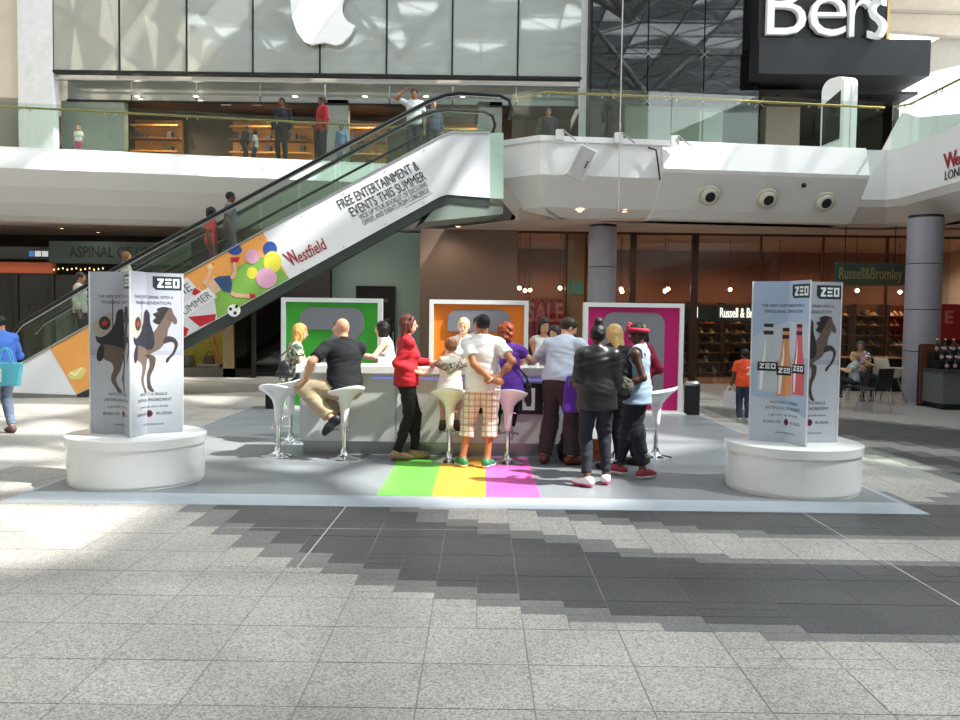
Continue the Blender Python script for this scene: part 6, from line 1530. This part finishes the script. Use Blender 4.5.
# 11 blond woman at the left end, behind the counter
p11 = person((-2.52, 11.42, FD), -70, 'long haired blond woman in a floral top at the left counter end', H=1.68, sex='f', skin='#ddb096', pelz=.82, lean=10, res=.0115,
            top=dict(mat=floral('floral_top', ['#4f5f4c', '#8fa082', '#c9c7ae', '#3c4a46', '#a88f7d'], 30), sleeve=.5, hem=-.08, e=.016), bottom=dict(c='#31394d', e=.014), shoes='#3a3030', hair=dict(c='#b8904f', style='long', len=.16),
            pose=dict(knL=(.34, .05, .84), anL=(.28, .05, .42), knR=(.34, -.14, .84), anR=(.28, -.14, .42), wrL=(.38, .14, 1.17), wrR=(.35, -.1, 1.17), elpL=(-.5, 0, -1), elpR=(-.5, -.6, -1)), head=(0, -6))
o = field_mesh('shoulder_bag', [Ell(p11['J']['pel'] + V3(-.04, -.17, .16), (.085, .05, .10)), Cap(p11['J']['pel'] + V3(-.11, -.17, .08), p11['J']['pel'] + V3(.03, -.17, .08), .05, .05)], .013, mat('bag_black', '#1f2024', .5), p11['root'])
strap('bag_strap', p11, [p11['J']['pel'] + V3(-.1, -.2, .3), p11['J']['shR'] + V3(0, -.01, .07), p11['J']['chest'] + V3(.1, .05, .0)], .01, mat('bag_black'))
# 12 brown haired person opposite
p12 = person((-1.84, 11.75, FD), 100, 'brown haired server leaning towards the blond woman in floral top', H=1.62, sex='f', skin='#cf9f84', lean=6, res=.0125,
            top=dict(c='#e3e3e1', sleeve=.5, hem=-.06), bottom=dict(c='#24262c'), shoes='#222222', hair=dict(c='#4c3022', style='bob', len=.06), pose=dict(wrL=(-.25, -.1, 1.2), wrR=(-.2, .2, 1.2)))
# 13 woman in white tank top
p13 = person((-1.22, 11.55, FD), 82, 'dark haired woman in a white tank top behind the counter', H=1.62, sex='f', skin='#d0a085', lean=8, res=.0115,
            top=dict(c='#eceded', sleeve=0, hem=-.06), bottom=dict(c='#24262c'), shoes='#222222', hair=dict(c='#1f1815', style='bob', len=.11), pose=dict(wrL=(-.40, -.25, 1.15), hdL=(-1, -.3, 0), elpL=(.4, -.8, -.6), wrR=(-.34, .1, 1.15)))
# 14 blond server facing us
p14 = person((-.22, 11.30, FD), 176, 'short haired blond server facing us from behind the counter', H=1.67, sex='f', skin='#dcae94', res=.0105,
            top=dict(c='#eceded', sleeve=.6, hem=-.05), bottom=dict(c='#24262c'), shoes='#222222', hair=dict(c='#cdb488', style='short'), pose=dict(wrR=(-.06, -.22, 1.36), hdR=(.3, -.1, .95), elpR=(-.6, -.4, -1), wrL=(.15, -.30, 1.16), hdL=(-.6, -.7, 0)), head=(0, -6))
# 15 dark haired server
p15 = person((-.02, 12.15, FD), 170, 'dark haired server mostly hidden behind the man in white', H=1.70, sex='f', skin='#c99b80', res=.0125, top=dict(c='#e3e3e3', sleeve=.6, hem=-.05), bottom=dict(c='#24262c'), shoes='#222222', hair=dict(c='#201917', style='short'), pose=dict(wrR=(-.2, -.25, 1.1)))
# 16, 17 two women in white behind the counter at right
p16 = person((.86, 11.75, FD), 200, 'woman in a white sleeveless top with long dark hair behind the right counter end', H=1.69, sex='f', skin='#c8977a', res=.0125, top=dict(c='#e6e4e0', sleeve=0, hem=-.06), bottom=dict(c='#24262c'), shoes='#222222', hair=dict(c='#241a17', style='long', len=.14), pose=dict(wrR=(.1, -.25, 1.12)), head=(-10, -10))
p17 = person((1.02, 11.25, FD), 150, 'dark haired woman in white leaning close to the man in blue shirt', H=1.60, sex='f', skin='#c8977a', res=.0125, lean=8, top=dict(c='#e6e4e0', sleeve=.4, hem=-.06), bottom=dict(c='#24262c'), shoes='#222222', hair=dict(c='#33231d', style='bob', len=.1), pose=dict(wrL=(-.05, -.3, 1.14)), head=(0, -10))

# bags that belong to nobody's body: held or standing on the deck
def tote(loc, w_, h_, d_, col, name, label, handle_h=.12, dirx=(1, 0, 0), top_w=1.15, curve=0):
    c = Vector(loc); u = Vector(dirx).normalized(); n = Vector((-u.y, u.x, 0)); r = wroot(name, c, label, 'bag'); m_ = mat('bag_' + col[1:], col, .6, var=.05)
    def q(a, b_, z): return c + u * a + n * b_ + Vector((0, 0, z))
    B().hexa([q(-w_ / 2, -d_ / 2, 0), q(w_ / 2, -d_ / 2, 0), q(w_ / 2, d_ / 2, 0), q(-w_ / 2, d_ / 2, 0)], [q(-w_ / 2 * top_w, -d_ / 3, h_), q(w_ / 2 * top_w, -d_ / 3, h_), q(w_ / 2 * top_w, d_ / 3, h_), q(-w_ / 2 * top_w, d_ / 3, h_)]).obj('bag_body', m_, r, bevel=.02)
    for s in (-1, 1): B().tube([q(-w_ / 4 + w_ / 4 * (1 - math.cos(t)), s * d_ / 3, h_ - .02 + handle_h * math.sin(t)) for t in np.linspace(0, math.pi, 9)], .009, 6).obj('handle', m_, r, True)
    return r
c = Vector(p6['J']['wrR']); 
tote((1.02, 9.66, .66), .17, .33, .09, '#5a2d9c', 'purple_bag', 'glossy purple carrier bag hanging between blue shirt man and leather jacket', .1, (1, .2, 0), .8)
bg_ = wroot('rucksack', (1.08, 10.16, FD), 'dark rucksack standing on the deck behind the blue shirt man', 'bag')
o = field_mesh('pack_body', [Cap((0, 0, .12), (0, 0, .28), .15, .11, None)], .015, mat('pack_navy', '#1f2433', .7), None, cuts=[((0, 0, 0.002), (0, 0, -1))], noise=wrinkle(.006)); o.parent = bg_
o = field_mesh('pack_pocket', [Ell((0, -.13, .13), (.09, .05, .09))], .015, mat('pack_navy'), None, noise=wrinkle(.004)); o.parent = bg_
bb = wroot('wooden_box', (1.36, 10.30, FD), 'small orange wooden box by the legs of the women in front', 'box')
for z in (.02, .10, .18):
    B().box(1.26, 1.46, 10.22, 10.24, FD + z, FD + z + .06).obj('slat', mat('box_orange', '#b5652f', .6), bb); B().box(1.26, 1.46, 10.34, 10.36, FD + z, FD + z + .06).obj('slat', mat('box_orange'), bb)
for x in (1.26, 1.43): B().box(x, x + .03, 10.24, 10.34, FD, FD + .25).obj('end_board', mat('box_orange'), bb)

# 18 man in blue at the far left
p18 = person((-6.70, 12.05, 0), 62, 'man in a blue shirt and grey jeans holding a phone at the left edge', H=1.64, skin='#b98462', res=.012,
            top=dict(c='#4a74c9', sleeve=1.45, hem=-.10, loose=.03, e=.02), bottom=dict(c='#6d7a90', e=.018), shoes='#5a4648', sole='#3a3032', hair=dict(c='#17161a', style='short'),
            pose=dict(wrL=(-.20, -.02, 1.22), wrR=(-.12, .22, 1.12), elpL=(.3, -.6, -1), hdL=(-.4, .2, .8), anL=(-.12, -.08, .085), anR=(.09, .05, .085)), head=(15, -18), lean=4)
o = B().box(p18['J']['wrL'][0] - .12, p18['J']['wrL'][0] - .03, p18['J']['wrL'][1] - .02, p18['J']['wrL'][1], p18['J']['wrL'][2] + .03, p18['J']['wrL'][2] + .17).obj('phone', mat('phone_black', '#15161a', .2)); o.location = p18['root'].location
tag(o, 'black phone in the hand of the man in blue', 'phone')
tote((-6.48, 11.72, .70), .36, .32, .14, '#63c3d6', 'turquoise_bag', 'turquoise handbag with a white print on the arm of the man in blue', .22, (1, .15, 0), 1.25)
pr = B().box(-6.62, -6.48, 11.60, 11.625, .76, .94).obj('white_print', mat('print_cream', '#e5e6da', .6)); pr.parent = [x for x in COL.objects if x.name == 'turquoise_bag'][0]; pr.matrix_parent_inverse = Matrix.Translation(-pr.parent.location)
# 19 child in orange football shirt
g = G(745, 423); 
p19 = person((g.x, g.y + .1, 0), -12, 'child in an orange football shirt and jeans beside the bottle poster', H=1.22, skin='#5b3d2f', headk=1.15, res=.012, top=dict(c='#e2502c', sleeve=.7, hem=-.10, loose=.03), bottom=dict(c='#2f3c52', e=.018), shoes='#8f8a8c', sole='#dddddd', hair=dict(c='#16120f', style='short'), pose=dict(wrL=(-.22, .06, .55)))
lettering('shirt_number', '22', Vector((g.x - .02, g.y - .035, .82)), (1, -.1, 0), (0, 0, 1), mat('number_white', '#efe3dc', .7), None, size=.20).parent = None
nb = [x for x in COL.objects if x.name == 'shirt_number'][0]; nb.parent = p19['root']; nb.matrix_parent_inverse = Matrix.Translation(-p19['root'].location)
tote((g.x - .24, g.y + .12, .25), .20, .28, .10, '#c9c4c6', 'carrier_bag', 'pale patterned carrier bag held by the child in orange', .1, (1, 0, 0), 1.05)

# ---- cafe at the right: diners, chair, high chair, brown screen, bar with bottles
def cafe():
    wood = mat('cafe_wood', '#5c3828', .5); blk = mat('cafe_black', '#15161a', .45)
    def slim_chair(x, y, rot, lab):
        r = empty('cafe_chair', (x, y, 0), lab, 'chair'); r.rotation_euler.z = R(rot)
        B().box(-.22, .22, -.21, .21, .43, .46).obj('seat', blk, r, bevel=.01); B().hexa([(-.22, -.23, .46), (.22, -.23, .46), (.22, -.20, .46), (-.22, -.20, .46)], [(-.2, -.30, .86), (.2, -.30, .86), (.2, -.27, .86), (-.2, -.27, .86)]).obj('backrest', blk, r, bevel=.01)
        for sx in (-1, 1):
            for sy in (-1, 1): B().tube([(sx * .16, sy * .15, .43), (sx * .23, sy * .24, 0)], .011, 6).obj('leg', M_STEEL, r)
    g1 = G(873, 412); slim_chair(g1.x, g1.y, 25, 'black cafe chair with splayed steel legs right of the seated child')
    g2 = G(858, 411); slim_chair(g2.x + .12, g2.y + .5, 75, 'black cafe chair under the seated child')
    tb = wroot('cafe_table', (g2.x - .5, g2.y + .9, 0), 'small dark cafe table behind the right advertising tower', 'table'); x, y = g2.x - .55, g2.y + .9
    B().lathe([(.38, .72), (.38, .75)], 28, (x, y, 0)).obj('table_top', mat('table_red', '#6b1f22', .4), tb); B().tube([(x, y, .02), (x, y, .72)], .03, 10).obj('stem', M_STEEL, tb); B().lathe([(.25, 0), (.24, .02), (.04, .04)], 24, (x, y, 0)).obj('base', M_STEEL, tb)
    person((g2.x + .12, g2.y + .5, 0), 75, 'small blond child in a pale shirt seated at the cafe table', H=1.2, skin='#d6a98d', headk=1.15, pelz=.56, res=.0125, top=dict(c='#a7b0ae', sleeve=.6, hem=-.06), bottom=dict(c='#2b2f38'), shoes='#333333', hair=dict(c='#a9855a', style='short'), pose=dict(knL=(-.28, -.02, .56), anL=(-.3, -.02, .25), knR=(-.26, .14, .56), anR=(-.3, .14, .25), wrL=(-.28, .0, .78), wrR=(-.26, .18, .78)))
    person((g2.x + .85, g2.y + 1.9, 0), 150, 'adult in a patterned top with a grey cap seated behind the blond child', H=1.6, sex='f', skin='#a97c63', pelz=.60, res=.0125, top=dict(mat=floral('cafe_print', ['#8f8d90', '#d8d5d0', '#4a4b52', '#b86a5a'], 18), sleeve=.6, hem=-.06), bottom=dict(c='#1e2026'), shoes='#222222', hair=dict(c='#4a5560', style='short'), pose=dict(knL=(-.1, -.40, .56), anL=(-.1, -.4, .1), knR=(.12, -.4, .56), anR=(.12, -.4, .1), wrL=(-.1, -.35, .8), wrR=(.15, -.35, .8)))
    slim_chair(g2.x + .85, g2.y + 1.95, 150, 'black cafe chair under the adult in the patterned top')
    # high chair
    hg = G(886, 403); h = empty('high_chair', (hg.x, hg.y, 0), 'cream high chair with splayed legs beside the right column', 'high chair'); h.rotation_euler.z = R(-55); cr = mat('highchair_cream', '#c9c2b0', .45)
    B().box(-.2, .2, -.18, .2, .55, .60).obj('seat', cr, h, bevel=.02); B().hexa([(-.2, -.2, .6), (.2, -.2, .6), (.2, -.16, .6), (-.2, -.16, .6)], [(-.16, -.28, .98), (.16, -.28, .98), (.16, -.24, .98), (-.16, -.24, .98)]).obj('backrest', cr, h, bevel=.02)
    for sx in (-1, 1): B().hexa([(sx * .19, -.18, .6), (sx * .22, -.18, .6), (sx * .22, .22, .6), (sx * .19, .22, .6)], [(sx * .19, -.2, .76), (sx * .22, -.2, .76), (sx * .22, .2, .74), (sx * .19, .2, .74)]).obj('arm_guard', cr, h)
    B().box(-.24, .24, .12, .34, .74, .77).obj('tray', cr, h, bevel=.01)
    for sx in (-1, 1):
        for sy in (-1, 1): B().tube([(sx * .15, sy * .14, .56), (sx * .30, sy * .28, 0)], .016, 6).obj('leg', mat('leg_grey', '#a5a6a6', .35, .6), h)
    # brown screen and bar
    sg = G(921, 405); sx0, sx1 = PX(920, 18.0, 380), PX(944, 18.0, 380); zt = PZ(930, 344, 18.0)
    s = wroot('cafe_screen', ((sx0 + sx1) / 2, 18.0, 0), 'tall dark brown slatted screen in front of the right column', 'screen')
    for k in range(6):
        a = sx0 + (sx1 - sx0) * k / 6; B().box(a + .006, a + (sx1 - sx0) / 6 - .006, 18.0, 18.06, .04, zt).obj('slat', wood, s)
    B().box(sx0, sx1, 18.06, 18.12, 0, zt - .02).obj('backing', mat('cafe_black'), s)
    bx0, bx1 = PX(943, 17.2, 390), PX(1020, 17.2, 390); zb = PZ(945, 370, 17.2)
    b = wroot('cafe_bar', ((bx0 + bx1) / 2, 17.4, 0), 'grey cafe bar counter at the right edge carrying rows of bottles', 'counter')
    B().box(bx0, bx1, 17.2, 18.0, .12, zb - .05).obj('bar_front', mat('bar_grey', '#5f6362', .5), b); B().box(bx0 - .03, bx1, 17.15, 18.0, zb - .05, zb).obj('bar_top', mat('bar_top', '#3f4040', .35), b); B().box(bx0 + .05, bx1, 17.26, 18.0, 0, .12).obj('kick_plate', mat('cafe_black'), b)
    n = 0
    for row in range(3):
        for k in range(5):
            x = bx0 + .14 + k * .17; y = 17.35 + row * .2; c_ = Vector((x, y, zb + .001 + row * .17))
            rr = wroot('bar_bottle', c_, 'dark bottle on the cafe bar, %s from left in the %s row' % (ORD[k], ('front', 'middle', 'back')[row]), 'bottle', 'bottles on the cafe bar')
            B().lathe([(.036, 0), (.036, .14), (.014, .2), (.013, .25)], 10, c_).obj('glass_body', mat('bottle_dark', '#2a2d33', .15), rr, True); B().lathe([(.018, .25), (.018, .28)], 10, c_).obj('cap', M_WHITE, rr); B().lathe([(.037, .05), (.037, .11)], 10, c_).obj('label_band', mat('label_pale', '#b9a3a0', .6), rr)
    for row in (1, 2): B().box(bx0 + .03, bx1 - .05, 17.25 + row * .2, 17.45 + row * .2, zb, zb + row * .17).obj('riser', mat('cafe_black'), b)
cafe()

# ---- people on the upper gallery and on the escalator (small in the picture)
U = Z2 + .0
far = dict(res=.017, eyes=False)
person((PX(282, 23.6, 120), 23.6, U), 175, 'man in black standing at the upper left balustrade', H=1.78, skin='#6d4a38', top=dict(c='#1d1f24', sleeve=1.9, hem=-.06), bottom=dict(c='#202229'), hair=dict(c='#15110f'), shoes='#1d1d1d', **far)
person((PX(322, 23.5, 120), 23.5, U), 120, 'person in a red hooded top standing at the upper balustrade', H=1.80, skin='#7a5440', top=dict(c='#9b2430', sleeve=1.9, hem=-.10, e=.03), bottom=dict(c='#1f2430'), hair=dict(c='#1a1513'), shoes='#222222', pose=dict(wrR=(-.2, .2, 1.1)), **far)
person((PX(341.5, 23.8, 130), 23.8, U), 160, 'child in a pale blue denim top beside the person in red on the upper level', H=1.15, headk=1.12, skin='#8a6450', top=dict(c='#7d9cc0', sleeve=1.5, hem=-.1), bottom=dict(c='#8f9bb0'), hair=dict(c='#1a1513'), shoes='#cccccc', **far)
person((PX(78.5, 23.2, 140), 23.2, U), 180, 'small fair haired girl in white with a pink skirt behind the upper left glass', H=.86, headk=1.3, sex='f', skin='#d9ab90', top=dict(c='#e8e6e6', sleeve=.7, hem=-.06), bottom=dict(c='#c85a8e', len='short', cut=.9), hair=dict(c='#a8834f', style='long', len=.1), shoes='#dddddd', **far)
person((PX(255, 23.9, 145), 23.9, U), 90, 'seated child in white near the upper left balustrade', H=.95, headk=1.25, skin='#7a5440', top=dict(c='#d9d9d9', sleeve=.7, hem=-.06), bottom=dict(c='#3a4256'), hair=dict(c='#1a1513'), shoes='#dddddd', **far)
person((PX(244, 23.7, 145), 23.7, U), -90, 'crouching person in dark clothes near the upper left balustrade', H=1.05, skin='#7a5440', top=dict(c='#1c1e24', sleeve=1.8, hem=-.06, e=.03), bottom=dict(c='#22242c'), hair=dict(c='#1a1513'), shoes='#222222', lean=10, **far)
person((PX(414, 21.6, 120), 21.6, 5.55), 185, 'man in a pale shirt with raised hand near the escalator head', H=1.80, skin='#a3745a', top=dict(c='#c9cdd3', sleeve=.7, hem=-.08), bottom=dict(c='#2b2f3a'), hair=dict(c='#1d1714'), shoes='#222222', pose=dict(wrR=(-.24, -.15, 1.72), elpR=(-1, 0, -.6)), **far)
person((PX(433, 22.2, 120), 22.2, 5.58), 200, 'person in a dark blue jacket beside the man with the raised hand', H=1.66, skin='#b98a6c', top=dict(c='#27334a', sleeve=1.9, hem=-.06), bottom=dict(c='#20242e'), hair=dict(c='#6b4a30'), shoes='#222222', **far)
person((PX(612, 22.0, 120), 22.0, U), -20, 'woman in a long black coat walking behind the middle glass balustrade', H=1.68, sex='f', skin='#b98a6c', top=dict(c='#15161a', sleeve=1.9, hem=-.40, e=.03, loose=.04), bottom=dict(c='#17181c'), hair=dict(c='#181316', style='bob', len=.08), shoes='#1a1a1a', **far)
person((PX(548, 24.0, 120), 24.0, U), 180, 'shopper in dark clothes behind the glass left of the white column', H=1.72, skin='#8a6450', top=dict(c='#22242a', sleeve=1.8, hem=-.06), bottom=dict(c='#2a2d36'), hair=dict(c='#1a1513'), shoes='#222222', **far)
person((RG + .45, PX(0, 0) * 0 + 17.6, U), 90, 'person in dark clothes at the right upper balustrade', H=1.75, skin='#8a6450', top=dict(c='#1c2a33', sleeve=1.8, hem=-.06), bottom=dict(c='#1f2228'), hair=dict(c='#1a1513'), shoes='#222222', **far)
def on_step(px, py_head, H, lab, **kw):
    """stands on the escalator: depth from its centre line, feet on the tread slope under the head"""
    q = EP(px, py_head, -.75); a, b_ = EP(60, 352), EP(445, 143); t = (q - a).dot(ED) / (b_ - a).dot(ED); z = a.z + (b_.z - a.z) * t - .20
    return person((q.x, q.y, z), -80, lab, H=H, **far, **kw)
on_step(211, 212, 1.60, 'person in a red top riding up the escalator', skin='#5b3d2f', top=dict(c='#c23a3e', sleeve=.8, hem=-.08), bottom=dict(c='#6f3640'), hair=dict(c='#16120f', style='curly'), shoes='#333333')
on_step(230, 204, 1.72, 'person in a grey patterned top riding ahead of the red top', skin='#6b4a38', top=dict(c='#5b6068', sleeve=.8, hem=-.08), bottom=dict(c='#4a4d55'), hair=dict(c='#16120f'), shoes='#333333')
on_step(80, 287, 1.70, 'person in a pale jacket at the foot of the escalator', skin='#9a7058', top=dict(c='#b9b4aa', sleeve=1.8, hem=-.1), bottom=dict(c='#2d313b'), hair=dict(c='#2a1f19'), shoes='#333333')
on_step(126, 262, 1.62, 'person in pale clothes riding behind the first advertising tower', skin='#b98a6c', sex='f', top=dict(c='#c9bfae', sleeve=1.6, hem=-.1), bottom=dict(c='#6d665c'), hair=dict(c='#6b4a30', style='bob', len=.06), shoes='#333333')
